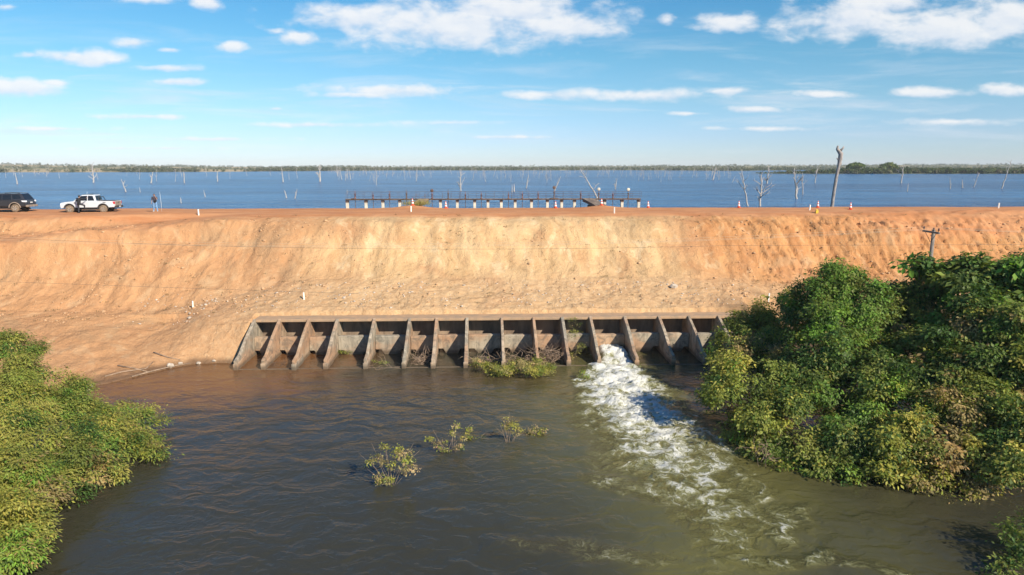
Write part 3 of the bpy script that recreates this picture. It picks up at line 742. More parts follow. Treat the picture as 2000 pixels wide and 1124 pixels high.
# ------------------------------------------------------------------ sluice walkway in the reservoir
pier = thing('sluice_walkway', 'rusty sluice gate walkway on pale concrete piles standing in the reservoir behind the dam', 'walkway', (0, 80, RES_Z), math.atan(ROT))
DZ = 9.80-RES_Z
def pierx(px):
    r = ray(px, 392); a_ = r.x/r.y; return a_*80/(1-ROT*a_)
PILES = [678,714.5,747.5,780.5,820,860,893,927,953,979,1006,1038,1069,1097,1122,1152,1181,1215,1247.5]
STEMS = [(694,1.0),(729,.8),(761,.95),(794,1.15),(844,1.0),(875.5,1.15),(909,.85),(940,.85),(993,.85),(1020,.9),(1051,.9),(1082,1.35),(1134,1.0),(1169,1.15),(1196.5,.85),(1226.5,1.1)]
rs = random.Random(11)
for px in PILES:
    x = pierx(px); w = .30
    c = MB().box((x, 0, (DZ-.36-2.5)/2), (w, w+.1, DZ-.36+2.5)).build('pile', M['pile'], pier, bevel=.02)
    MB().box((x, 0, DZ-.25), (w+.06, w+.2, .216)).build('pile_cap', M['rust'], c, bevel=.01)
x0, x1 = pierx(676), pierx(1250)
b = MB()
for y_ in (-.35, .35): b.box(((x0+x1)/2, y_, DZ-.055), (x1-x0, .10, .10))
b.build('deck_beam', M['rust'], pier)
b = MB(); n_ = int((x1-x0)/.45)
for k in range(n_):
    x = x0+(k+.5)*(x1-x0)/n_; b.box((x, rs.uniform(-.04, .04), DZ+.018), (.49, .92, .03+rs.uniform(0, .006)), rs.uniform(-.012, .012))
b.build('deck_boards', M['weathered'], pier)
b = MB(); n_ = 34
for yy_ in (-.5, .5):
    for k in range(n_+1):
        x = lerp(x0, x1, k/n_); ln = rs.uniform(-.05, .05)
        b.tube([(x, yy_, DZ-.1), (x+ln, yy_, DZ+.82+rs.uniform(-.12, .04))], .011, 5)
    for h_ in (.34, .58, .82):
        b.tube([(lerp(x0, x1, k/40), yy_, DZ+h_+mnoise.noise(Vector((k*.9, h_*7, yy_)))*.045) for k in range(41)], .008, 5)
b.build('handrail', M['rust'], pier)
for px, h_ in STEMS:
    x = pierx(px)
    s_ = MB().tube([(x, -.12, -1.2), (x, -.12, DZ+.5*h_)], .032, 7).build('gate_stem', M['rust'], pier)
    hd = MB().lathe([(.11, DZ+.03), (.11, DZ+.10), (.065, DZ+.14), (.06, DZ+.5*h_), (.09, DZ+.52*h_), (.09, DZ+.60*h_), (.03, DZ+.63*h_), (.03, DZ+.95*h_)], (x, -.12, 0), 10).build('hoist_column', M['redrust'] if h_ < 1.05 else M['rust'], pier, True)
    if px in (1082, 1169, 1226.5, 844):
        MB().lathe([(.16, -.03), (.19, 0), (.16, .03)], (x, -.12, DZ+.95*h_), 14, 'y').build('hand_wheel', M['pile'] if px > 1100 else M['rust'], hd, True)
for x_, w_ in ((pierx(1082), .9), (pierx(690), .4)): MB().box((x_, 0, DZ+.07), (w_, .7, .06)).build('hoist_plate', M['rust'], pier)
def gang(pa, pb, wid, mt):
    """sloping gangway from the crest up to the walkway"""
    a_ = Vector(pa); c_ = Vector(pb); d_ = (c_-a_); s_ = Vector((d_.y, -d_.x, 0)).normalized()*wid/2; n_ = Vector((0, 0, .07))
    m_ = MB().hexa([a_-s_, a_+s_, c_+s_, c_-s_, a_-s_+n_, a_+s_+n_, c_+s_+n_, c_-s_+n_])
    o = m_.build('gangway', mt, pier)
    m_ = MB()
    for sg in (-1, 1):
        q = s_*sg*.96
        m_.hexa([a_+q*.97-n_*2, a_+q*1.03-n_*2, c_+q*1.03-n_*4.5, c_+q*.97-n_*4.5, a_+q*.97-n_*.03, a_+q*1.03-n_*.03, c_+q*1.03-n_*.03, c_+q*.97-n_*.03])
    m_.build('gangway_girder', M['rust'], o)
    return s_
loc = lambda x, y, z: Matrix.Rotation(-math.atan(ROT), 3, 'Z') @ (Vector((x, y, z))-Vector((0, 80, RES_Z)))
g1a = loc(at(811, 400, 75.6).x, 75.6, 9.25); g1b = Vector((pierx(829), -.48, DZ))
s1 = gang(g1a, g1b, 1.1, mat('dusty_plank', (.30, .215, .12), .9, .3, 4))
b = MB()
for sg in (-1, 1):
    for k in range(7):
        p = g1a.lerp(g1b, k/6)+s1*sg*.95; b.tube([p, p+Vector((0, 0, .75))], .012, 5)
    b.tube([g1a+s1*sg*.95+Vector((0, 0, .75)), g1b+s1*sg*.95+Vector((0, 0, .75))], .012, 5)
b.build('gangway_rail', M['rust'], pier)
g2a = loc(at(1174, 400, 75.6).x, 75.6, 9.25); g2b = Vector((pierx(1147), -.48, DZ+.02))
gang(g2a, g2b, 1.3, M['weathered'])
MB().prism([(-1.5, -.2), (-1.5, 1.62), (-3.6, 1.62)], pierx(1146), pierx(1158), lambda a_, b_, u: (u, a_+.9, b_)).build('ramp_abutment', mat('dark_old_timber', (.085, .07, .055), .9, .3, 5), pier)

# dry grass by the first gangway
def grass(name, pts, hgt, mix, seed, per=60, wid=.02, spread=.25):
    rng = np.random.default_rng(seed); n = len(pts)*per; ci = np.repeat(np.arange(len(pts)), per)
    C = np.array(pts)[ci]+np.stack([rng.normal(size=n)*spread, rng.normal(size=n)*spread, np.zeros(n)], -1)
    D = np.stack([rng.normal(size=n)*.35, rng.normal(size=n)*.35, np.ones(n)], -1); N = unit(rng.normal(size=(n, 3)))
    return leaves(name, C, D, N, hgt*rng.uniform(.5, 1.2, n), wid, pick(rng, mix, n))
# ------------------------------------------------------------------ cones, stakes, markers
def cone_proto():
    t = thing('traffic_cone', '', 'traffic cone', (0,0,0), 0, 'orange and white traffic cones along the dam crest')
    MB().box((0, 0, .02), (.40, .40, .04)).build('base', M['orange'], t, bevel=.012)
    r = lambda h: .155-.12*(h-.04)/.71
    hs_ = [.04, .20, .20, .34, .34, .48, .48, .62, .62, .75]
    MB().lathe([(r(h), h) for h in (.04, .16, .32, .46, .60, .72)]+[(.02, .75)], n=18).build('body', M['orange'], t, True)
    for a_, b_ in ((.20, .37), (.47, .63)):
        MB().lathe([(r(a_)+.001, a_), (r(a_)+.004, a_+.002), (r(b_)+.004, b_-.002), (r(b_)+.001, b_)], n=18).build('reflective_band', M['white'], t, True)
    return t
CONES = [(806,400,'traffic cone standing on the mound beside the left gangway'),(871,403,'traffic cone on the crest road just right of the left gangway'),(1085,406,'traffic cone in front of the middle of the sluice walkway'),
 (1175,400,'traffic cone standing at the foot of the right gangway'),(1266,405,'traffic cone just past the right end of the sluice walkway'),(1443,404,'traffic cone beside a yellow marker near the two leaning dead trees'),
 (1597,405,'traffic cone beside the white stake left of the tall dead trunk'),(1661,409,'rightmost traffic cone, just right of the tall dead trunk')]
cp0 = cone_proto()
def ongrd(px, py, z0=9.1):
    r = ray(px, py); ys = np.arange(38, 80, .06); xs_ = r.x/r.y*ys; zr_ = CAM_Z+r.z/r.y*ys
    k = np.argmax(zr_ < ground(xs_, ys)); return Vector((xs_[k], ys[k], float(ground(xs_[k:k+1], ys[k:k+1])[0])))
def crest(px, py):
    """a point on the flat dam crest seen at this pixel"""
    p = atz(px, py, 9.08)
    p.y = min(max(p.y, 66.3+ROT*p.x), 74.9+ROT*p.x); p.x = ray(px, py).x/ray(px, py).y*p.y; p.z = gz(p.x, p.y)
    return p
rs = random.Random(4)
for i, (px, py, lab) in enumerate(CONES):
    o = cp0 if i == 0 else dup(cp0, (0,0,0), 0)
    o.location = crest(px, py)-Vector((0, 0, .008)); o.rotation_euler = (rs.uniform(-.03, .03), rs.uniform(-.03, .03), rs.uniform(0, 3)); o['label'] = 'orange and white striped '+lab
sp0 = tag(MB().prism([(-.06, -.06), (.06, -.06), (.06, .06), (-.06, .06)], -.25, .56, lambda a_, b_, u: (a_*(1-.1*(u > .5)), b_*(1-.1*(u > .5)), u)).build('white_stake', M['stake'], None, bevel=.008), 'x', 'stake', 'short white survey stakes on the embankment')
STK = [(388,421,'white stake on the crest edge left of the pale slope, below the standing person'),(803,414,'white stake on the crest edge below the left gangway'),(1200,417,'white stake on the crest edge below the right gangway'),
 (1581,411,'white stake on the crest edge between two cones near the tall dead trunk'),(1950,407,'white stake on the broken crest at the far right'),(377,602,'white stake low on the left slope beside the smooth apron'),
 (594,586,'white stake on the apron above the left outlet bays'),(1501,588,'white stake on the apron beside the right trees')]
for i, (px, py, lab) in enumerate(STK):
    o = sp0 if i == 0 else sp0.copy()
    if i: COL.objects.link(o)
    p = ongrd(px, py); o.location = p; o.rotation_euler = (rs.uniform(-.06, .06), rs.uniform(-.08, .08), rs.uniform(0, 1.5)); o['label'] = lab
    if i >= 5: o.scale = (.85, .85, 1.0)
for px, py, lab in ((1442,405,'small yellow marker block on the crest beside a cone'),(1595,417,'small yellow marker block on the slope lip below a cone')):
    p = ongrd(px, py)
    mk = thing('marker_block', lab, 'marker', p, rs.uniform(-.4, .4), 'yellow marker blocks on the crest')
    MB().prism([(-.13, -.10), (.13, -.10), (.11, .10), (-.11, .10)], -.15, .26, lambda a_, b_, u: (a_, b_, u)).build('block', M['yellow'], mk, bevel=.02)
    MB().prism([(-.14, -.05), (.14, -.05), (.10, .07), (-.10, .07)], .262, .36, lambda a_, b_, u: (a_*.8, b_, u)).build('cap', M['yellow'], mk, bevel=.02)

# ------------------------------------------------------------------ utility pole and wires
pb = at(1818, 500, 48); gzp = gz(pb.x, 48.0); ptop = at(1820, 453, 48).z
up = thing('utility_pole', 'grey utility pole with wooden crossarm rising behind the right trees', 'utility pole', (pb.x, 48, gzp))
hz = ptop-gzp
M['polewood'] = mat('grey_pole', (.20, .175, .15), .9, .3, 5, .3, 20, stretch=(3, 3, .4))
MB().tube([(0, 0, -.5), (0, 0, hz*.5), (.02, 0, hz+.12)], [.16, .14, .11], 12).build('post', M['polewood'], up, True)
MB().box((-.16, 0, hz-.02), (.11, 1.9, .13)).build('crossarm', M['polewood'], up, bevel=.01)
b = MB()
for sg in (-1, 1): b.tube([(-.17, sg*.62, hz-.09), (-.13, sg*.03, hz-.72)], .02, 6)
b.build('brace', M['rust'], up)
INS = []
for y_ in (-.85, -.28, .85):
    MB().lathe([(.018, hz+.05), (.018, hz+.13), (.055, hz+.14), (.07, hz+.18), (.045, hz+.21), (.06, hz+.25), (.03, hz+.30)], (-.16, y_, 0), 12).build('insulator', mat('brown_porcelain', (.10, .05, .035), .25), up, True)
    INS.append(Vector((pb.x-.16, 48+y_, gzp+hz+.27)))
M['wire'] = mat('bright_wire', (.50, .42, .30), .5, 0)
M['darkwire'] = mat('dark_wire', (.12, .10, .08), .6, 0)
for i, p in enumerate(INS):
    for end, sag, nm in ((Vector((p.x-75, p.y-3+i*.1, p.z+.1)), 1.1, 'left'), (Vector((p.x+60, p.y+1.5, p.z+.4)), .8, 'right')):
        if nm == 'left':
            pts = [p.lerp(end, k/50)-Vector((0, 0, sag*4*(k/50)*(1-k/50))) for k in range(51)]
            b = MB().tube(pts, .006, 5)
        else:
            pts = [p.lerp(end, k/24)-Vector((0, 0, sag*4*(k/24)*(1-k/24))) for k in range(25)]
            b.tube(pts, .006, 5)
    tag(b.build('power_line', M['wire'], None, True), ['pale power line on the near insulator of the pole crossarm', 'pale power line on the middle insulator of the pole crossarm', 'pale power line on the far insulator of the pole crossarm'][i], 'wire', 'power lines on the crossarm')
for (a_, m_, b_), lab in ((((-60,462),(900,487),(1420,480)), 'thin dark cable strung across the upper part of the slope'), (((-60,548),(420,565),(700,574)), 'thin dark cable strung across the lower left slope')):
    A_, M_, B_ = (at(*q, 46) for q in (a_, m_, b_)); pts = []
    ex = B_+(B_-M_)*1.6
    for k in range(61):
        s_ = k/60*1.0; x = lerp(A_.x, B_.x, s_)
        l0 = (x-M_.x)*(x-B_.x)/((A_.x-M_.x)*(A_.x-B_.x)); l1 = (x-A_.x)*(x-B_.x)/((M_.x-A_.x)*(M_.x-B_.x)); l2 = (x-A_.x)*(x-M_.x)/((B_.x-A_.x)*(B_.x-M_.x))
        pts.append((x, 46, A_.z*l0+M_.z*l1+B_.z*l2))
    if lab.endswith('upper part of the slope'):
        pts += [(lerp(pts[-1][0], 60, k/20), 46, pts[60][2]+(pts[60][2]-pts[59][2])*k*.35) for k in range(1, 21)]
    tag(MB().tube(pts, .008, 5).build('cable', M['darkwire'], None, True), lab, 'cable')

# ------------------------------------------------------------------ dead trees in the reservoir
def dead(seed, h, r0, kind='fork', lean=0., curve=0., split=True):
    """returns trunk MB and list of branch MBs, base at origin"""
    rs = random.Random(seed); tr = MB(); br = []
    def wander(p, d, L, n, wob):
        pts = [p]; d = d.normalized()
        for k in range(n):
            d = (d+Vector((rs.gauss(0, wob), rs.gauss(0, wob), rs.gauss(0, wob*.5)))).normalized(); p = p+d*L/n; pts.append(p)
        return pts, d
    n = 9; pts = [Vector((0, 0, -1.2))]
    for k in range(n+1):
        s_ = k/n; pts.append(Vector((lean*s_*h+curve*math.sin(s_*math.pi*.5)*h*s_+rs.gauss(0, .012)*h*(s_ > 0), rs.gauss(0, .012)*h, s_*h)))
    rr = [r0*1.05]+[r0*(1-.72*k/n)+.01 for k in range(n+1)]
    top = n+1 if kind != 'stump' else n+1
    tr.tube(pts, rr, 8)
    nb = {'pole': 1, 'fork': 5, 'bushy': 10, 'stump': 0, 'snag': 3}[kind]
    for q in range(nb):
        k = rs.randint(4, n) if kind != 'bushy' else rs.randint(2, n)
        az = rs.uniform(0, 6.28); L = h*rs.uniform(.18, .5)*(1.1-k/n*.4)
        d = Vector((math.cos(az), math.sin(az)*.7, rs.uniform(.7, 2.0)))
        m_ = MB(); p2, d2 = wander(pts[k], d, L, 6, .18); r1 = rr[k]*.6
        m_.tube(p2, [r1*(1-.8*i/6)+.006 for i in range(7)], 6)
        for _ in range(2 if kind in ('bushy', 'fork') else 0):
            j = rs.randint(2, 5); p3, _d = wander(p2[j], d2+Vector((rs.gauss(0, .8), rs.gauss(0, .5), .3)), L*.5, 4, .2)
            m_.tube(p3, [r1*.45*(1-.8*i/4)+.005 for i in range(5)], 5)
        br.append(m_)
    return tr, br
def dead_thing(label, loc, seed, h, r0, kind, lean=0, curve=0, group=None, m='deadwood', parts=True):
    t = thing('dead_tree', label, 'dead tree', loc, 0, group); tr, br = dead(seed, h, r0, kind, lean, curve)
    if kind != 'bushy':
        for x in br: tr.add(x.V, x.F)
        br = []
    tr.build('trunk', M[m], t, True)
    if br:
        b_ = MB()
        for x in br: b_.add(x.V, x.F)
        b_.build('branches', M[m], t, True)
    return t
def inlake(px, py, ymax=None):
    p = atz(px, py, RES_Z)
    if p.y > 620: p = p*(620/p.y)
    p.z = RES_Z; return p
# (px, base py, top py, width px, kind, lean, curve, label)
BIG = [
 (1460,403,332,6,'fork',-.22,0,'white dead tree bending left behind the crest, left of two grey ones'),
 (1484,403,336,8,'bushy',.02,0,'grey forked dead tree behind the crest, just right of the white bending one'),
 (1556,389,329,8,'bushy',-.16,0,'stout dead tree with many stubs standing in water left of the tall trunk'),
 (1568,380,338,4,'fork',-.10,0,'thin grey dead tree close behind the stout stubby one'),
 (1167,392,330,6,'fork',-.30,-.28,'white curved dead tree sweeping left above the right gangway'),
 (1083,373,345,4,'snag',.42,0,'dead branch slanting right above the middle of the walkway'),
 (900,373,330,5,'bushy',-.02,0,'forked white dead tree standing behind the left half of the walkway'),
 (1956,369,312,4,'snag',.22,0,'tall thin dead tree at the far right with a spike above the shore'),
 (1760,358,322,5,'fork',.06,0,'grey dead tree in front of the wooded spit, right of the tall trunk'),
 (1772,374,359,3,'pole',.08,0,'short pale stake of deadwood in open water right of the tall trunk'),
 (1856,369,347,3,'fork',-.15,0,'slim leaning dead tree in open water on the right'),
 (1880,367,351,4,'stump',-.18,0,'short broken dead stump leaning left in open water on the right'),
 (1902,366,338,3,'fork',.25,0,'dead twig tree leaning right in open water near the right edge'),
 (1592,358,325,4,'fork',.05,0,'grey dead tree standing before the shore just left of the tall trunk'),
 (1498,359,323,6,'bushy',.03,0,'dark bushy dead tree before the left end of the wooded spit'),
 (1392,352,326,5,'snag',.22,0,'pale dead tree leaning right at the edge of the dead forest'),
 (1430,357,344,2,'snag',.45,0,'small slanting dead stick left of the white bending tree'),
 (183,357,322,5,'bushy',0,0,'wide branching dead tree on the left in front of the shore field'),
 (34,360,338,4,'pole',-.1,0,'slim dead tree standing alone at the far left'),
 (246,375,350,4,'fork',-.28,0,'leaning forked dead tree behind the pickup'),
 (295,358,336,5,'snag',.25,0,'leaning dead tree right of the pickup'),
 (360,358,336,4,'fork',.02,0,'thin forked dead tree left of the walkway, above the standing person'),
 (425,355,335,4,'fork',.04,0,'forked dead tree in open water left of the walkway, near the shore'),
 (553,356,324,4,'pole',-.05,0,'tall slim dead tree left of the walkway with top above the shore'),
 (625,355,323,7,'bushy',.02,0,'dense upright dead tree cluster just left of the walkway'),
 (560,387,372,4,'fork',-.28,0,'dead branch leaning left in the water left of the walkway'),
 (576,388,372,4,'fork',.30,0,'dead branch leaning right in the water left of the walkway'),
 (401,385,372,3,'pole',-.18,0,'small dead stick leaning left in the water right of the standing person'),
 (354,397,386,3,'fork',-.1,0,'low dead twig in the water just right of the standing person'),
 (274,376,366,2,'pole',-.12,0,'tiny dead stick in the water behind the tail of the pickup'),
 (678,380,371,2,'pole',0,0,'thin pale stick at the left end of the walkway'),
 (1000,376,361,3,'stump',.02,0,'pale short dead stake behind the middle of the walkway'),
 (1004,375,360,6,'stump',0,0,'yellowish broken stump behind the middle of the walkway'),
 (1028,368,342,4,'snag',.15,0,'curved white dead trunk behind the middle of the walkway'),
 (1202,370,350,4,'bushy',.1,0,'small tangled dead tree behind the right end of the walkway'),
]
for i, (px, pb_, pt, w, kd, lean, curve, lab) in enumerate(BIG):
    p = inlake(px, pb_)
    p.y = min(p.y, 108) if pb_ > 400 else p.y
    p.x = ray(px, pb_).x/ray(px, pb_).y*p.y
    h = at(px, pt, p.y).z-RES_Z
    dead_thing(lab, p, 500+i, h, w/FPX*p.y*.26, kd, lean, curve)
# the tall bare trunk by the crest
pY = 92.; bx_ = at(1625, 403, pY).x; tz = at(1636, 285, pY).z
tt = thing('dead_tree', 'tall bare grey dead trunk towering over the horizon behind the crest', 'dead tree', (bx_, pY, RES_Z))
H = tz-RES_Z; topx = at(1636, 285, pY).x-bx_
pts = [(-.15, 0, -1.5), (0, 0, .3), (.04, 0, H*.18), (.16, .02, H*.36), (.30, .03, H*.54), (.47, .02, H*.70), (.58, 0, H*.80), (.62, .02, H*.88), (topx, .02, H*.95), (topx+.04, .0, H)]
MB().tube(pts, [.25, .23, .21, .21, .205, .21, .28, .30, .19, .10], 14).build('trunk', mat('grey_trunk_bark', (.40, .36, .33), .9, 0, 3, .9, 9, col2=(.19, .165, .145), stretch=(2, 2, .5)), tt, True)
b = MB()
for z_, d_, L in ((.90, (-1, -.3, .6), .55), (.79, (-1, 0, .25), .42), (.93, (1, .2, .9), .45), (.72, (1, -.2, .4), .25)):
    o_ = Vector((.55, 0, H*z_)); b.tube([o_, o_+Vector(d_)*L*.6, o_+Vector(d_)*L+Vector((0, 0, .12))], [.16, .12, .06], 8)
b.build('branch_stub', bpy.data.materials['grey_trunk_bark'], tt, True)
# the drowned forest: many small far trees
protos = []
G = 'small bleached dead trees of the drowned forest far out in the reservoir'
FL = 'small bleached dead tree of the drowned forest far out in the reservoir'
for i, kd in enumerate(['pole', 'snag', 'fork', 'bushy', 'snag', 'stump', 'fork', 'pole', 'snag']):
    protos.append(((500+i, kd), dead_thing(FL, (0, 0, RES_Z), 900+i, 3.4 if kd != 'stump' else 2.0, .055, kd, [0, .1, -.12, .03, .35, .05, .08, -.2, -.3][i], 0, G)))
rs = random.Random(77); rng = np.random.default_rng(77); first = set()
spots = []
for k in range(420):
    if k < 270:
        px = rs.uniform(640, 1430); base = 336+abs(rs.gauss(0, 9))+1.0
    elif k < 360: px = rs.uniform(0, 700); base = 340+abs(rs.gauss(0, 7))
    else: px = rs.uniform(1400, 2000); base = 342+abs(rs.gauss(0, 10))
    if base > 372: continue
    if fbm(np.array([px*.012]), np.array([base*.15]), 140, 3)[0] < -.22: continue
    spots.append((px, base))
spots = spots[:255]
for k, (px, base) in enumerate(spots):
    p = inlake(px, base); j = rs.randrange(len(protos)); pr = protos[j][1]
    s_ = rs.uniform(.55, 1.35)*(1+.0009*p.y); az = rs.choice([rs.uniform(-.6, .6), math.pi+rs.uniform(-.6, .6)])
    w = 1.0+p.y/420
    sc = (s_*.8*w**.25, s_*.8*w**.25, s_)
    if j not in first: first.add(j); o = pr; o.location = p; o.rotation_euler = (0, 0, az); o.scale = sc
    else: o = dup(pr, p, az, None, None, sc)
    o.location = p
for j, (k, pr) in enumerate(protos):
    if j not in first: pr.location = inlake(900+20*j, 348)
# ------------------------------------------------------------------ trees on the right
def LB(spec, squash=.85):
    return [(tuple(at(px, py, Yd)), (r, r, r*squash)) for px, py, Yd, r in spec]
GR = 'dense green trees crowding the right bank'
TREES = [
 ('bushy_tree', 'yellow green bush leaning over the foam at the left front of the right grove', (14.0, 33.2), [(1432,790,33.5,1.35),(1478,835,32.3,1.45),(1530,875,31,1.4),(1580,915,29.7,1.15),(1455,735,35,1.2),(1520,800,33,1.3),(1605,935,28.9,.7),(1410,755,34.4,.7)], {'yellow': 4, 'mid': 4, 'bright': .8, 'dark': 1}, {}),
 ('bushy_tree', 'olive and brown tinged tree touching the last outlet bay', (17.4, 43.2), [(1470,660,42,1.7),(1440,690,40.5,1.35),(1520,640,43,1.6),(1462,620,44.4,.9),(1520,700,40,1.6),(1545,590,43.5,.8)], {'yellow': 3, 'mid': 4, 'brown': 1.6, 'dark': 2, 'bright': .6}, {}),
 ('leafy_tree', 'bright green rounded tree top standing highest in the middle of the grove', (19.2, 40), [(1640,560,39,1.35),(1605,595,39.5,1.5),(1680,600,38,1.5),(1640,535,39.3,.8),(1640,640,37.5,1.6),(1572,628,40,1.1)], {'bright': 4, 'mid': 3, 'dark': 2}, {}),
 ('leafy_tree', 'dark green tree with fresh green sprays in the centre of the grove', (18.6, 36), [(1590,700,36,1.7),(1660,700,35.2,1.5),(1560,745,35,1.4),(1620,760,34,1.4),(1700,740,34,1.5),(1655,815,32.3,1.3)], {'dark': 3, 'bright': 3, 'mid': 3, 'brown': .8}, {}),
 ('leafy_tree', 'olive brown crown between the bright green tree top and the utility pole', (22.5, 40), [(1735,590,39.5,1.4),(1790,600,39,1.5),(1735,640,38,1.5),(1800,655,37,1.6),(1700,665,37,1.3)], {'mid': 4, 'brown': 1.4, 'dark': 2, 'yellow': 1}, {}),
 ('large_leaved_tree', 'dark large leaved tree just below the utility pole at the top of the grove', (25.6, 38.5), [(1792,524,38,.65),(1840,532,38,.9),(1895,540,37.6,1.1),(1950,540,37,1.15),(2005,545,36.5,1.3),(1880,565,37,1.2),(1960,570,36,1.5)], {'dark': 4, 'mid': 4, 'bright': 1}, {'ll': .34, 'lw': .55, 'per': 15, 'dens': 7, 'cr': .42}),
 ('leafy_tree', 'mid green tree filling the right edge of the photo below the large leaved one', (25.4, 34), [(1890,640,34.5,1.6),(1955,640,33.5,1.7),(2020,640,33,1.8),(1850,700,33.5,1.5),(1820,745,32.5,1.35),(1865,770,31.8,1.3),(1780,700,34.5,1.3),(1925,720,32,1.6),(2000,735,31.3,1.7)], {'mid': 4, 'dark': 4, 'yellow': 1.5, 'bright': 1, 'brown': .6}, {'ll': .2}),
 ('bushy_tree', 'mixed green bush at the water edge in the front middle of the grove', (17.4, 30.8), [(1690,850,30.3,1.25),(1640,860,30.5,1.1),(1735,870,29.3,1.1),(1690,910,28.5,.9),(1735,800,31.5,1.3),(1780,830,30.3,1.15),(1640,935,28.4,.45),(1720,935,27.9,.5)], {'mid': 4, 'yellow': 2, 'bright': 1, 'dark': 2}, {}),
 ('bushy_tree', 'brownish drying bush hanging over the water right of the front middle bush', (19.4, 28.8), [(1830,870,29,1.15),(1870,915,28,1.0),(1800,925,27.9,.8),(1850,820,30,1.2),(1790,955,27.3,.45),(1900,945,27.4,.55)], {'brown': 5, 'yellow': 2, 'mid': 1.5}, {}),
 ('bushy_tree', 'yellow green bush at the right edge of the photo over the dark water', (22.8, 28.4), [(1950,840,28.8,1.25),(2005,835,28.3,1.4),(1935,895,27.8,.95),(1985,905,27.2,1.0),(2060,860,27.5,1.4),(1905,785,30.5,1.2)], {'yellow': 3, 'mid': 3, 'dark': 2, 'brown': .6}, {}),
]
for i, (nm, lab, base, spec, mix, kw) in enumerate(TREES):
    b = Vector((base[0], base[1], max(-.3, gz(*base))))
    k = dict(dens=8.5, per=34, ll=.165, lw=.52, cr=.36, zlo=-.6); k.update(kw)
    tree(nm, lab, 'tree', b, LB(spec), mix, 20+i, r0=.11, group=GR, **k)
b = Vector((30., 37, gz(30, 37)))
tree('leafy_tree', 'tall tree mostly beyond the right edge with sparse dry twigs at its top', 'tree', b, LB([(2012,505,38.5,.5),(2095,570,37,2.0),(2140,620,36,2.4),(2100,700,33,2.2),(2150,780,31,2.4)]), {'dark': 3, 'mid': 3, 'brown': 1}, 41, r0=.14, group=GR, dens=5, per=26, ll=.22)  # crown lobes past the right edge of the frame, added to cast shade
b = Vector((17.6, 21.6, -.4))
tree('shrub', 'dark shaded shrub at the lower right corner over the water', 'shrub', b, LB([(1985,1085,21.9,.55),(2030,1060,22,.7),(1960,1120,21.2,.35)]), {'dark': 4, 'mid': 2}, 43, r0=.04, dens=9, per=30, ll=.13)
b = Vector((18.9, 26.4, -.4))
tree('shrub', 'small twiggy branch with pale leaves dipping into the water under the brownish bush', 'shrub', b, LB([(1862,985,26.4,.3),(1895,975,26.6,.28)]), {'brown': 2, 'yellow': 3}, 44, r0=.02, dens=8, per=16, ll=.12)

# ------------------------------------------------------------------ shrubs on the left bank
def LZ(spec, sq=.6):
    return [(tuple(atz(px, py, z)), (r, r, r*sq)) for px, py, z, r in spec]
GL = 'yellow green shrubs covering the left bank'
SHR = [
 ('tallest shrub at the top left, against the bare soil', (-29, 38.2), [(5,690,3.3,1.5),(55,735,2.5,1.4),(105,775,1.8,1.2),(-60,700,3.2,1.6),(10,665,4.0,.6)]),
 ('feathery shrub spreading beside the pale rocks on the left bank', (-25, 36), [(0,775,2.4,1.5),(70,805,1.9,1.4),(140,812,1.4,1.15),(195,805,1.0,.9),(-70,790,2.4,1.6),(165,770,1.3,.6)]),
 ('shrub with leafy tips reaching out over the water on the left', (-21.5, 34), [(250,835,.85,.95),(272,862,.55,.65),(225,880,.75,1.0),(170,855,1.15,1.25),(312,828,.5,.3),(300,880,.45,.42),(262,800,.9,.55)]),
 ('broad shrub in the middle of the left bank carpet', (-20.5, 30.5), [(0,855,1.9,1.5),(75,875,1.5,1.45),(140,910,1.0,1.15),(190,925,.6,.75),(-70,870,2.0,1.6)]),
 ('low shrub along the water edge in the lower left', (-19, 26.5), [(0,945,1.5,1.4),(65,960,1.05,1.15),(115,965,.7,.85),(-70,960,1.6,1.5)]),
 ('nearest shrub at the bottom left corner', (-17.6, 23), [(0,1035,1.2,1.2),(45,1040,.75,.85),(0,1100,.85,.85),(30,1085,.55,.6),(-60,1060,1.3,1.4)]),
]
for i, (lab, base, spec) in enumerate(SHR):
    b = Vector((base[0], base[1], max(-.3, gz(*base))))
    tree('shrub', 'yellow green '+lab, 'shrub', b, LZ(spec), {'lolive': 5, 'yellow': 1.4, 'mid': 2.6, 'bright': .8, 'brown': .5, 'dark': .6}, 60+i, r0=.05, group=GL, dens=12, per=34, ll=.15, lw=.36, cr=.34, up=1.4, zlo=-.25, fill=.2)

# ------------------------------------------------------------------ plants standing in the river
def water_plant(label, px, py, spec, stems, mix, seed, **kw):
    b = atz(px, py, -.05); rng = np.random.default_rng(seed)
    t = thing('water_shrub', label, 'shrub', b)
    lobes = [(tuple(at(x, y, b.y+dy_)), (r, r*.8, r*.8)) for x, y, dy_, r in spec]
    mb = MB()
    for x, y in stems:
        e = at(x, y, b.y+rng.normal()*.15); m_ = (b+e)/2+Vector((rng.normal()*.08, 0, .05))
        s0 = b+Vector((rng.normal()*.16, rng.normal()*.1, -.3))
        mb.tube([s0-b, m_-b, e-b], [.010, .008, .003], 5)
    for l in lobes: mb.tube([(rng.normal()*.1, rng.normal()*.08, -.3), Vector(l[0])-b], [.012, .005], 5)
    mb.build('stems', M['drift'], t, True)
    k = dict(dens=40, per=13, ll=.088, lw=.5, cr=.15, zlo=-.9, fill=.5); k.update(kw)
    crown(lobes, mix, seed, origin=b, parent=t, name='foliage', **k)
YW = {'yellow': 3, 'straw': 4, 'mid': 1}
water_plant('largest yellow leafed plant standing alone in the open river, nearest the camera', 762, 950, [(790,900,0,.30),(760,905,0,.27),(745,930,0,.2),(800,915,.1,.22),(780,885,.1,.25),(752,870,0,.07),(735,893,0,.08),(722,900,0,.09),(760,940,0,.18)], [(700,885),(725,865),(752,868),(820,880),(808,865),(716,915)], YW, 81)
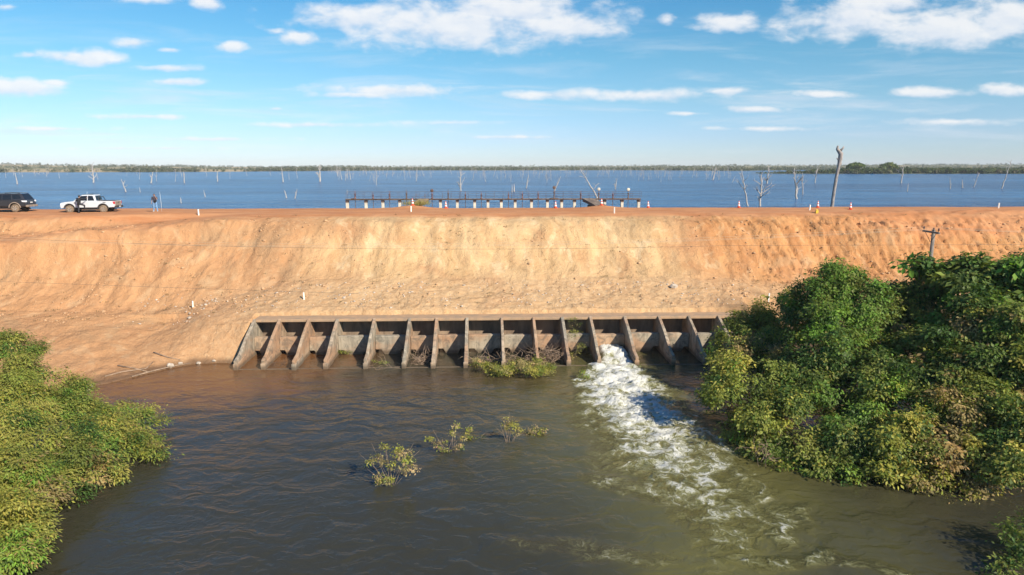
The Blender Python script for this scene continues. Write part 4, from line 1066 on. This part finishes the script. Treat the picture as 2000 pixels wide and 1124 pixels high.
water_plant('straggly plant with two long leafy shoots in the middle of the river', 878, 886, [(862,868,0,.19),(870,875,0,.15),(885,845,0,.08),(892,832,0,.06),(905,855,0,.07),(915,840,0,.05),(896,870,0,.16),(838,858,0,.08)], [(893,824),(922,826),(828,855),(845,838),(903,860)], YW, 82)
water_plant('bare stemmed plant with a yellow tuft on top, farthest of those in the open river', 992, 866, [(998,835,0,.26),(985,825,0,.18),(1012,842,0,.2)], [(975,825),(968,835),(995,805),(1025,845),(990,840)], {'straw': 3, 'yellow': 4}, 83)
water_plant('low trailing yellow plant right of the bare stemmed one in the river', 1048, 850, [(1045,840,0,.24),(1060,843,0,.14),(1032,845,0,.12)], [(1028,832),(1075,838),(1066,850)], {'yellow': 4, 'straw': 2}, 84)
water_plant('tiny sprig barely above the water right of the straggly plant', 932, 860, [(925,856,0,.07),(942,858,0,.06),(915,855,0,.05)], [(920,852),(948,846),(955,857)], {'yellow': 2, 'mid': 3}, 85)
water_plant('small green sprig in the water just left of the foaming outflow', 1142, 742, [(1142,735,0,.24),(1139,725,0,.12)], [(1144,722),(1136,740)], {'mid': 3, 'yellow': 2, 'bright': 1}, 86)

# ------------------------------------------------------------------ debris caught on the outlets
def twigs(box, n, seed, L=(.5, 1.5), r=.014):
    """a tangle of bent sticks in the box ((x0,x1),(y0,y1),(z0,z1))"""
    rs = random.Random(seed); mb = MB(); c = Vector([(a_+b_)/2 for a_, b_ in box])
    for _ in range(n):
        p = Vector([rs.triangular(a_, b_) for a_, b_ in box]); d = Vector((rs.gauss(0, 1), rs.gauss(0, .6), rs.gauss(.15, .55))).normalized(); l = rs.uniform(*L)
        pts = [p-c]
        for k in range(4):
            d = (d+Vector((rs.gauss(0, .3), rs.gauss(0, .3), rs.gauss(0, .3)-.05))).normalized(); pts.append(pts[-1]+d*l/4)
        rr = r*rs.uniform(.5, 1.5); mb.tube(pts, [rr, rr*.9, rr*.75, rr*.6, rr*.3], 5)
    return mb, c
def tangle(label, px0, px1, py, Yd, z, n, seed, m='drift', **kw):
    a_, b_ = at(px0, py, Yd), at(px1, py, Yd)
    mb, c = twigs(((a_.x, b_.x), (Yd-.8, Yd+.6), z), n, seed, **kw)
    o = mb.build('branch_tangle', M[m], None, True); o.location = c; return tag(o, label, 'branches', 'dry branch tangles at the water')
tangle('heap of pale dry branches caught between the fifth and sixth dividing walls', 796, 848, 695, 46.6, (-.1, .75), 85, 1, L=(.4, 1.2))
tangle('dry sticks leaning along the water line left of the green floating clump', 905, 962, 700, 46.4, (-.05, .6), 42, 2)
tangle('large reddish tangle of dead branches in front of the bay left of the hanging vine', 1030, 1108, 690, 46.8, (-.1, 1.1), 120, 3, L=(.5, 1.7))
tangle('dry twigs rising behind the middle of the green floating clump', 965, 1035, 705, 46.5, (-.05, .7), 48, 4)
tangle('bare reddish twigs sticking out of the left front bush above the water', 1468, 1522, 902, 30.2, (.1, .8), 45, 7, L=(.4, 1.2), r=.011)
tangle('thin dark twigs in the water before the second dividing wall', 520, 560, 706, 45.9, (-.1, .25), 30, 5, m='bark', L=(.3, .8), r=.009)
tangle('few floating sticks in front of the third to fifth bays', 690, 800, 715, 45.4, (-.04, .08), 22, 6, L=(.4, 1.3), r=.01)
b = atz(1005, 735, -.05)
tree('floating_clump', 'green and straw coloured clump of floating plants piled against the middle outlets', 'plant clump', b, [(tuple(atz(px, py, z)), (r, r*.7, r*.55)) for px, py, z, r in [(950,725,.25,.7),(985,728,.3,.75),(1030,728,.3,.8),(1062,732,.2,.6),(930,712,.2,.45),(1000,712,.35,.6),(1050,712,.3,.6),(1078,722,.15,.35)]],
     {'yellow': 3.5, 'straw': 4, 'mid': 1.6}, 90, r0=.02, dens=16, per=26, ll=.12, lw=.4, cr=.2, zlo=-.2, zmin=.02)
b = at(1125, 700, 47.6)
tree('hanging_vine', 'straw coloured vine with leaves hanging over a baffle left of the foaming outflow', 'vine', b, LB([(1120,660,48.4,.36),(1125,640,48.8,.26),(1130,678,48.0,.34),(1122,695,47.6,.25),(1118,625,49.4,.16)]), {'yellow': 3, 'straw': 4, 'mid': 1}, 91, r0=.012, dens=14, per=15, ll=.10, lw=.4, cr=.2)
for i, (px, lab) in enumerate(((672, 'small weeds on the water line in the fourth bay'), (745, 'small weeds on the water line in front of the fifth bay'))):
    b = atz(px, 692+i*18, .03); tree('weed', lab, 'plant', b, [(tuple(b+Vector((ox, 0, .08))), (.2, .15, .12)) for ox in (-.3, 0, .35)], {'yellow': 2, 'mid': 3}, 95+i, r0=.006, dens=22, per=12, ll=.08, cr=.12)

# ------------------------------------------------------------------ rocks, clods and drift on the bank
def rock(label, px, py, r, seed, m='rock'):
    p = ongrd(px, py); o = MB().blob((0, 0, 0), (r, r*.8, r*.62), 3, .38, seed).build('rock', M[m], None, True)
    o.location = p+Vector((0, 0, r*.22)); tag(o, label, 'rock')
for i, (px, py, r, lab) in enumerate([(166,772,.42,'large pale rock at the edge of the left shrubs'),(172,757,.26,'pale rock resting behind the large rock by the left shrubs'),(140,757,.2,'small pale rock left of the large rocks by the left shrubs'),(333,717,.26,'flat pale rock on the left shore line'),(388,713,.16,'small white stone at the water line left of the outlets'),
  (418,707,.13,'smallest shore stone near the first dividing wall'),(1316,562,.34,'pale boulder on the apron right of the pale slope'),(352,712,.15,'stone beside the flat pale rock on the left shore')]): rock(lab, px, py, r, 20+i)
for i, (pts_, lab) in enumerate([([(258,738),(300,726),(345,716),(372,714)], 'long bare branch lying along the left shore'), ([(205,738),(240,728),(285,722),(300,708)], 'crooked bare branch on the bank above the left shore'), ([(300,690),(330,700),(352,705)], 'thin fallen stick on the left bank'), ([(230,716),(262,722),(292,732)], 'forked dry stick on the bank near the left shrubs')]):
    P_ = [ongrd(*q)+Vector((0, 0, .05)) for q in pts_]
    tag(MB().tube(P_, [.05, .045, .035, .02][:len(P_)], 7).build('fallen_branch', M['drift'], None, True), lab, 'branch')
rng = np.random.default_rng(12)
def scatter(n, x0, x1, t0, t1, seed):
    r = np.random.default_rng(seed); x = r.uniform(x0, x1, n); t = r.uniform(t0, t1, n); y = t+ROT*x
    return x, y, ground(x, y)
def stones(name, x, y, z, s, m, label, cat, seed):
    r = np.random.default_rng(seed); bm = bmesh.new(); bmesh.ops.create_icosphere(bm, subdivisions=1, radius=1)
    U = np.array([v.co for v in bm.verts]); Fb = np.array([[v.index for v in f.verts] for f in bm.faces]); bm.free()
    n = len(x); V = U[None]*(1+r.normal(size=(n, len(U), 1))*.16)*s[:, None, None]*np.stack([r.uniform(.7, 1.4, n), r.uniform(.7, 1.3, n), r.uniform(.45, .9, n)], -1)[:, None]
    V = V+np.stack([x, y, z+s*.2], -1)[:, None]
    F = (Fb[None]+np.arange(n)[:, None, None]*len(U)).reshape(-1, 3)
    return tag(mesh_np(name, V.reshape(-1, 3), F, M[m], None, True), label, cat, None, 'stuff')
x, y, z = scatter(14000, -50, 50, 51.8, 64.5, 1)
cl = fbm(x*.25, y*.25, 121, 4)+rng.uniform(-.3, .3, len(x))+np.where(y-ROT*x < 57, .10, 0)+np.where(x > 14, .1, 0)
k = (cl+.16*ss(15, 25, np.abs(x)) > .36) & (z > .4) & ~((x > 17) & (y < 54)); x, y, z = x[k], y[k], z[k]
stones('soil_clods', x, y, z, np.clip(rng.gamma(1.7, .024, len(x)), .02, .20), 'clod', 'loose clods of orange soil scattered over the slope and apron', 'clods', 3)
x, y, z = scatter(2600, -30, 20, 51.8, 56.5, 2)
k = (fbm(x*.3, y*.4, 122, 4)+rng.uniform(-.35, .35, len(x)) > .12) & (z > .3); x, y, z = x[k], y[k], z[k]
stones('gravel', x, y, z, np.clip(rng.gamma(2., .02, len(x)), .02, .14), 'rock', 'pale gravel scattered on the apron above the outlets', 'gravel', 4)
x, y, z = scatter(900, -52, 50, 52.5, 66, 5)
k = (fbm(x*.15, y*.2, 123, 4)+rng.uniform(-.3, .3, len(x))+np.where(np.abs(x) > 18, .12, -.12) > .12) & (z > .6) & ~((x > 17) & (y < 54)); P_ = np.stack([x, y, z], -1)[k]
PAL['tuft'] = [(.17,.12,.06),(.20,.16,.07),(.13,.115,.05),(.26,.19,.10)]
tag(grass('dry_tufts', P_, .16, {'tuft': 1}, 7, 16, .022, .13), 'dry brown weed tufts scattered over the earth slope', 'weeds', None, 'stuff')
q = [ongrd(px, 400) for px in ()]
P_ = [(at(px, 398, 75.2).x+ox, 75.3+oy, 9.25) for px in (795, 812, 820, 828) for ox, oy in ((0, 0), (.3, .3), (-.2, .2))]
tag(grass('dry_grass', P_, .75, {'straw': 3, 'yellow': 1}, 8, 40, .025, .22), 'dry grass growing around the left gangway', 'grass', None, 'stuff')
# ------------------------------------------------------------------ vehicles
M['carwhite'] = mat('white_car_paint', (.62, .635, .65), .28, .03, 2, coat=.6)
M['cardark'] = mat('dark_car_paint', (.030, .030, .034), .25, .0, 2, coat=.7)
M['glass'] = mat('tinted_window_glass', (.012, .015, .018), .06, spec=.7)
M['tyre'] = mat('dusty_tyre', (.20, .145, .095), .9, .25, 6, .3, 30)
M['rim'] = mat('dusty_alloy', (.46, .40, .33), .45, .2, 8, metal=.4)
M['trim'] = mat('black_trim_plastic', (.035, .032, .03), .7, .2, 8)
M['dirt'] = mat('dusty_tailgate', (.30, .235, .18), .6, .25, 3)
M['redlens'] = mat('red_tail_lens', (.55, .02, .03), .25)
M['clear'] = mat('clear_lens', (.75, .76, .78), .15)
M['plate'] = mat('number_plate', (.62, .62, .60), .5)
def arc(cx, cz, r, a0, a1, n=9): return [(cx+r*math.cos(R(lerp(a0, a1, k/(n-1)))), cz+r*math.sin(R(lerp(a0, a1, k/(n-1))))) for k in range(n)]
fy = lambda a_, b_, u: (a_, u, b_)
def wheel(t, x, y, r, w):
    o = MB().lathe([(r*.62, -w/2), (r*.92, -w/2), (r, -w*.36), (r, w*.36), (r*.92, w/2), (r*.62, w/2)], (x, y, r), 26, 'y').build('wheel', M['tyre'], t, True)
    sg = 1 if y > 0 else -1
    b = MB().lathe([(r*.62, -.012), (r*.62, .012), (r*.18, .03), (.01, .03)] if sg > 0 else [(.01, -.03), (r*.18, -.03), (r*.62, -.012), (r*.62, .012)], (x, y+sg*(w/2-.03), r), 20, 'y')
    b.build('rim', M['trim'], o)
    for k in range(6):
        a_ = k*math.pi/3
        b = MB(); b.hexa([(x+r*(q*math.cos(a_)-e*math.sin(a_)), y+sg*(w/2+dy_), r+r*(q*math.sin(a_)+e*math.cos(a_))) for dy_ in (-.02, .012) for q, e in ((.12, -.07), (.60, -.10), (.60, .10), (.12, .07))]).build('spoke', M['rim'], o)
    return o
def cabquad(t, name, mt, pts):
    """thin slab a few millimetres proud of a glazed plane; pts are 3D corners"""
    P_ = [Vector(p) for p in pts]; n = (P_[1]-P_[0]).cross(P_[2]-P_[0]).normalized(); c = sum(P_, Vector())/len(P_)
    if n.dot(c-Vector((-.3, 0, 1.0))) < 0: n = -n
    k = len(P_); mb = MB()
    mb.add([p+n*.008 for p in P_]+[p-n*.012 for p in P_], [tuple(range(k)), tuple(range(k, 2*k))[::-1]]+[(i, (i+1) % k, k+(i+1) % k, k+i) for i in range(k)])
    return mb.build(name, mt, t)
def car(label, loc, rz, kind):
    white = kind == 'pickup'; paint = M['carwhite'] if white else M['cardark']
    t = thing('pickup_truck' if white else 'parked_suv', label, 'pickup truck' if white else 'car', loc, rz)
    if white: fa, ra, nose, tail, hw, wr, belt, roof = 1.62, -1.65, 2.50, -2.80, .93, .40, 1.20, 1.86
    else: fa, ra, nose, tail, hw, wr, belt, roof = 1.45, -1.40, 2.30, -2.45, .92, .39, 1.16, 1.83
    poly = [(tail+.02, .58)]+arc(ra, .42, .50, 165, 15)+arc(fa, .42, .50, 165, 15)+[(nose-.05, .48), (nose+.02, .68), (nose, .98), (nose-.16, 1.07), (nose-.55, belt-.06), (1.25, belt+.01), (tail+.03, belt+.02), (tail, .9)]
    body = MB().prism(poly, -hw, hw, fy).build('body', paint, t, bevel=.045)
    if white:
        bx = dict(bf=1.28, br=-1.02, tf=.40, tr=-.82)
    else: bx = dict(bf=1.22, br=-2.40, tf=.35, tr=-1.98)
    h0, h1 = hw-.06, hw-.25
    B = [(bx['br'], -h0, belt), (bx['bf'], -h0, belt), (bx['bf'], h0, belt), (bx['br'], h0, belt), (bx['tr'], -h1, roof), (bx['tf'], -h1, roof), (bx['tf'], h1, roof), (bx['tr'], h1, roof)]
    MB().hexa(B).build('cabin', paint, t, bevel=.07, seg=3)
    sy = lambda z: lerp(h0, h1, (z-belt)/(roof-belt))
    z0, z1 = belt+.07, roof-.11
    wins = [[(.98, z0), (.46, z1), (-.12, z1+.02), (-.12, z0)], [(-.20, z0), (-.20, z1+.02), (-.66, z1), (-.84, z0)]] if white else [[(.92, z0), (.40, z1), (-.22, z1), (-.22, z0)], [(-.30, z0), (-.30, z1), (-1.08, z1), (-1.12, z0)], [(-1.24, z0+.05), (-1.18, z1), (-1.82, z1-.02), (-2.02, z0+.12)]]
    for sg in (-1, 1):
        for w_ in wins: cabquad(t, 'side_window', M['glass'], [(x, sg*(sy(z)+.002), z) for x, z in w_])
        MB().prism([(.95, belt+.02), (.80, belt+.22), (.70, belt+.22), (.72, belt+.02)], sg*(hw+.02), sg*(hw+.22), fy).build('side_mirror', M['trim'], t, bevel=.03)
        for x in ((-.05, -.95) if white else (-.15, -1.0)): MB().box((x, sg*(hw+.012), belt-.16), (.20, .03, .035)).build('door_handle', paint if white else M['trim'], t, bevel=.008)
        MB().box(((fa+ra)/2, sg*(hw+.02), .40), (fa-ra-1.06, .16, .07)).build('side_step', M['trim'], t, bevel=.015)
        for ax_ in (fa, ra):
            o_, i_ = arc(ax_, .42, .57, 178, 2, 15), arc(ax_, .42, .49, 178, 2, 15)[::-1]
            MB().prism(o_+i_, sg*(hw-.04), sg*(hw+.035), fy).build('wheel_arch_flare', M['trim'] if white else M['dirt'], t, bevel=.01)
            wheel(t, ax_, sg*(hw-.10), wr, .27)
        if white:
            MB().prism([(tail-.012, .90), (tail-.012, 1.17), (tail+.16, 1.17), (tail+.10, .90)], sg*(hw-.17), sg*(hw+.012), fy).build('tail_light', M['redlens'], t, bevel=.015)
            MB().prism([(.0, 0), (.3, 0), (.3, .06), (.0, .06)], sg*(hw+.001), sg*(hw+.006), lambda a_, b_, u: (a_-1.95, u, b_+1.04)).build('side_badge', M['trim'], t)
            MB().prism([(1.0, .98), (1.16, 1.02), (1.12, 1.10), (1.02, 1.10)], sg*(hw+.002), sg*(hw+.02), fy).build('side_vent', M['trim'], t)
        else:
            MB().prism([(tail-.012, .98), (tail+.0, 1.14), (tail+.42, 1.14), (tail+.30, 1.0)], sg*(hw-.26), sg*(hw+.012), fy).build('tail_light', M['clear'], t, bevel=.015)
        MB().prism([(nose-.30, .86), (nose-.02, .84), (nose-.03, 1.0), (nose-.34, 1.04)], sg*(hw-.36), sg*(hw+.008), fy).build('headlight', M['clear'], t, bevel=.015)
        MB().tube([(bx['tf']-.1, sg*(h1-.05), roof+.03), ((bx['tf']+bx['tr'])/2, sg*(h1-.05), roof+.07), (bx['tr']+.1, sg*(h1-.05), roof+.03)], .022, 6).build('roof_rail', M['trim'], t, True)
        MB().tube([(tail+.35, sg*.45, .3), (fa-.7, sg*.45, .42)], .06, 6).build('chassis_rail', M['trim'], t)
    cabquad(t, 'windscreen', M['glass'], [(lerp(bx['bf'], bx['tf'], k)+.002, s_*(lerp(h0, h1, k)-.08), lerp(belt, roof, k)) for k, s_ in ((.10, -1), (.10, 1), (.88, 1), (.88, -1))])
    cabquad(t, 'rear_window', M['glass'], [(lerp(bx['br'], bx['tr'], k)-.002, s_*(lerp(h0, h1, k)-.09), lerp(belt, roof, k)) for k, s_ in ((.12, -1), (.12, 1), (.86, 1), (.86, -1))])
    MB().box((nose+.004, 0, .86), (.03, 1.0, .28)).build('grille', M['trim'], t, bevel=.01)
    if white:
        MB().box(((bx['br']+tail)/2-.0, 0, belt+.035), (bx['br']-tail-.16, 2*hw-.2, .035)).build('bed_cover', M['trim'], t, bevel=.01)
        tg_ = MB().box((tail-.010, 0, .95), (.05, 2*hw-.38, .46)).build('tailgate', M['dirt'], t, bevel=.015)
        MB().box((tail-.045, 0, 1.04), (.024, .24, .07)).build('tailgate_handle', M['trim'], tg_, bevel=.006)
        MB().tube([(bx['br']-.25, -h0+.12, belt+.05), (bx['br']-.12, -h1+.05, roof-.22), (bx['br']-.12, h1-.05, roof-.22), (bx['br']-.25, h0-.12, belt+.05)], .035, 7).build('sports_bar', M['trim'], t, True)
    else:
        MB().box((tail-.008, 0, .94), (.04, 2*hw-.56, .24)).build('tailgate', M['cardark'], t, bevel=.015)
    MB().box((tail-.05, 0, .60), (.22, 2*hw-.06, .20)).build('rear_bumper', M['trim'] if white else M['dirt'], t, bevel=.03)
    MB().box((tail-.045 if not white else tail-.17, 0, .93 if not white else .62), (.02, .40, .13)).build('number_plate', M['plate'], t, bevel=.004)
    MB().box(((fa+ra)/2, 0, .43), (fa-ra, 1.3, .22)).build('underbody', M['trim'], t)
    if white: MB().tube([(.1, .2, roof), (.05, .2, roof+.32)], .014, 5).build('aerial', M['plate'], t, True)
    return t
p = crest(167, 414.5)
wl = atz(134, 415, 9.1); wr_ = atz(199, 415.5, 9.1)
cx_ = (ray(134, 415).x/ray(134, 415).y+ray(199, 415).x/ray(199, 415).y)/2
Yt = 69.2; Xt = cx_*(Yt-.85)
car('white double cab pickup truck with dusty tailgate parked on the dam crest', (Xt+.02, Yt, gz(Xt, Yt)), math.pi+R(8), 'pickup').scale = (.94, .94, .94)
Ys = 69.3; Xs = ray(27, 415).x/ray(27, 415).y*(Ys-.85)
car('dark sports utility vehicle with dusty wheels cut off by the left edge of the photo', (Xs-1.40*math.cos(R(5)), Ys, gz(-47, Ys)), math.pi+R(6), 'suv')

# ------------------------------------------------------------------ people
M['skin'] = mat('person_skin', (.36, .20, .13), .6, .08, 6)  # one skin tone with slight random variation
def caps(mb, a, b, r0, r1, n=10):
    a, b = Vector(a), Vector(b); mb.tube([a, a.lerp(b, .5), b], [r0, (r0+r1)/2, r1], n); mb.ball(a, r0, n); mb.ball(b, r1, n)
def hand(mb, w, d, up, side):
    """palm, four fingers and a thumb from wrist w, pointing along d"""
    d = Vector(d).normalized(); up = (Vector(up)-d*Vector(up).dot(d)).normalized(); s_ = d.cross(up)*side; w = Vector(w)
    for k in (-.028, -.010, .010, .028): caps(mb, w+s_*k*.6, w+d*.085+s_*k, .016, .014, 8)
    for k, L in ((-.030, .062), (-.010, .078), (.010, .072), (.029, .056)):
        q0 = w+d*.085+s_*k; q1 = q0+d*L*.5-up*.010; q2 = q1+d*L*.38-up*.026
        caps(mb, q0, q1, .0095, .009, 7); caps(mb, q1, q2, .009, .008, 7)
    t0 = w+d*.025-s_*.03; t1 = t0+d*.03-s_*.032; caps(mb, t0, t1, .013, .011, 7); caps(mb, t1, t1+d*.03-s_*.008, .011, .009, 7)
def person(label, loc, rz, J, hair, shirt, trou, shoe, sleeve=.5):
    b = MB()
    hd = Vector(J['head']); fw = Vector(J.get('face', (0, -1, 0))).normalized(); sd = fw.cross(Vector((0, 0, 1))).normalized()
    b.blob(hd, (.078, .095, .115), 3, .03, 1); b.ball(hd+fw*.03-Vector((0, 0, .06)), .058); b.ball(hd+fw*.098-Vector((0, 0, .012)), .017); b.ball(hd+fw*.085-Vector((0, 0, .055)), .022)
    for sg in (-1, 1): b.ball(hd+sd*sg*.08, .022); b.ball(hd+sd*sg*.032+fw*.076+Vector((0, 0, .012)), .014)
    caps(b, J['neck'], hd-Vector((0, 0, .07)), .058, .052)
    caps(b, J['pelvis'], J['chest'], .135, .14, 12); caps(b, J['chest'], J['neck'], .13, .06, 12)
    for s_ in 'LR':
        caps(b, J['chest']+Vector((0, 0, .09)), J['sh'+s_], .09, .062); caps(b, J['sh'+s_], J['el'+s_], .056, .042); caps(b, J['el'+s_], J['wr'+s_], .042, .028)
        d = Vector(J['wr'+s_])-Vector(J['el'+s_]); hand(b, J['wr'+s_], J.get('hd'+s_, d), J.get('hu'+s_, (0, -1, .1)), 1 if s_ == 'L' else -1)
        caps(b, J['pelvis'], J['hip'+s_], .12, .095); caps(b, J['hip'+s_], J['kn'+s_], .088, .060); caps(b, J['kn'+s_], J['an'+s_], .058, .038)
        caps(b, J['an'+s_], J['toe'+s_], .04, .032)
    o = b.build('person', M['skin'], None, True, remesh=.011); o.location = loc; o.rotation_euler = (0, 0, rz); tag(o, label, 'person')
    b = MB(); caps(b, J['pelvis']+Vector((0, 0, .02)), J['chest'], .155, .165, 14); caps(b, J['chest'], Vector(J['neck'])-Vector((0, 0, .04)), .152, .085, 14)
    for s_ in 'LR':
        caps(b, J['chest']+Vector((0, 0, .09)), J['sh'+s_], .105, .078); e = Vector(J['sh'+s_]).lerp(Vector(J['el'+s_]), min(1, sleeve*2)); caps(b, J['sh'+s_], e, .072, .060)
        if sleeve > .5: caps(b, J['el'+s_], Vector(J['el'+s_]).lerp(Vector(J['wr'+s_]), .85), .055, .042)
    b.build('shirt', shirt, o, True, remesh=.016)
    b = MB()
    for s_ in 'LR':
        caps(b, J['pelvis'], J['hip'+s_], .145, .112, 12); caps(b, J['hip'+s_], J['kn'+s_], .104, .076); caps(b, J['kn'+s_], Vector(J['kn'+s_]).lerp(Vector(J['an'+s_]), .95), .075, .058)
    b.build('trousers', trou, o, True, remesh=.016)
    for s_ in 'LR':
        b = MB(); caps(b, Vector(J['an'+s_])-Vector((0, 0, .02)), J['toe'+s_], .056, .046); b.build('shoe', shoe, o, True, remesh=.014)
    b = MB(); b.blob(hd-fw*.018+Vector((0, 0, .028)), (.088, .100, .105), 3, .06, 4); h_ = b.build('hair', hair, o, True)
    return o
V = Vector
M['black'] = mat('black_cotton', (.014, .014, .016), .9, .3, 8); M['charcoal'] = mat('charcoal_trousers', (.035, .037, .045), .9, .3, 8)
M['greytee'] = mat('dark_grey_tee', (.055, .058, .085), .9, .25, 8); M['jeans'] = mat('blue_jeans', (.16, .30, .50), .9, .25, 8)
M['hair'] = mat('dark_hair', (.018, .014, .012), .8, .3, 20); M['shoew'] = mat('pale_trainers', (.55, .52, .48), .7, .1, 8)
# person with one foot up on the step of the pickup, back to the camera
JA = dict(pelvis=V((0, 0, .90)), chest=V((.0, .05, 1.26)), neck=V((.01, .08, 1.45)), head=(.02, .12, 1.59), face=(.25, .95, -.1),
 shL=V((-.19, .07, 1.39)), shR=V((.20, .08, 1.39)), elL=V((-.30, .20, 1.20)), elR=V((.36, .26, 1.31)), wrL=V((-.20, .40, 1.28)), wrR=V((.52, .44, 1.46)),
 hipL=V((-.09, 0, .86)), hipR=V((.10, .02, .87)), knL=V((-.09, .03, .47)), knR=V((.36, .24, .74)), anL=V((-.09, -.02, .085)), anR=V((.30, .34, .40)), toeL=V((-.09, .13, .05)), toeR=V((.33, .48, .37)), huL=(0, .3, 1), huR=(0, .3, 1))
Yp = 67.55; Xp = ray(156, 415).x/ray(156, 415).y*Yp
person('person in black clothes with one foot up on the step of the white pickup', (Xp, Yp, gz(Xp, Yp)), 0, JA, M['hair'], M['black'], M['charcoal'], M['black'], .75)
# person in jeans facing the camera, one hand lifted to the face
JB = dict(pelvis=V((0, 0, .93)), chest=V((.0, .0, 1.28)), neck=V((0, -.01, 1.47)), head=(0, -.03, 1.62), face=(.2, -1, 0),
 shL=V((-.20, 0, 1.41)), shR=V((.20, 0, 1.41)), elL=V((-.27, .02, 1.13)), elR=V((.29, -.20, 1.22)), wrL=V((-.28, -.05, .88)), wrR=V((.11, -.22, 1.50)), hdR=(-.25, .2, .9), huR=(-.6, -1, 0), huL=(1, 0, 0),
 hipL=V((-.10, 0, .88)), hipR=V((.10, 0, .88)), knL=V((-.13, -.03, .48)), knR=V((.15, -.04, .48)), anL=V((-.15, 0, .085)), anR=V((.19, 0, .085)), toeL=V((-.18, -.15, .05)), toeR=V((.24, -.14, .05)))
Yp = 68.6; Xp = ray(304, 413.5).x/ray(304, 413.5).y*Yp
zB = gz(Xp, Yp)
person('person in dark tee and blue jeans on the crest, one hand lifted to the face', (Xp, Yp, zB), R(10), JB, M['hair'], M['greytee'], M['jeans'], M['shoew'], .45)
bag = thing('shoulder_bag', 'small black bag slung on the person in jeans', 'bag', (Xp, Yp, zB), R(10))
b = MB(); b.blob((.12, -.205, 1.05), (.13, .05, .11), 3, .12, 3); b.build('pouch', M['black'], bag, True)
MB().tube([(.14, -.19, 1.12), (.05, -.18, 1.28), (-.10, -.13, 1.42), (-.14, .04, 1.48), (-.08, .17, 1.32), (.06, .20, 1.12), (.20, .06, 1.02), (.2, -.14, 1.04)], .013, 6).build('strap', M['redrust'], bag, True)
tag(MB().tube([(Xp+.44, Yp+.35, zB-.2), (Xp+.43, Yp+.35, zB+.9), (Xp+.40, Yp+.33, zB+1.95)], [.013, .012, .007], 6).build('pole', M['stake'], None, True), 'thin pale upright pole just beside the person in jeans', 'pole')

# ------------------------------------------------------------------ air
hm = bpy.data.materials.new('pale_haze'); hm.use_nodes = True; t = hm.node_tree; t.nodes.clear()
pv = NN(t, 'ShaderNodeVolumePrincipled', inp={'Density': .00015, 'Anisotropy': -.15}); pv.inputs['Color'].default_value = (.93, .97, 1, 1)
ho = NN(t, 'ShaderNodeOutputMaterial'); t.links.new(pv.outputs[0], ho.inputs['Volume'])
tag(MB().box((0, 0, 22), (11400, 11400, 52)).build('haze', hm), 'thin pale haze over the far shore of the reservoir', 'haze', None, 'stuff')
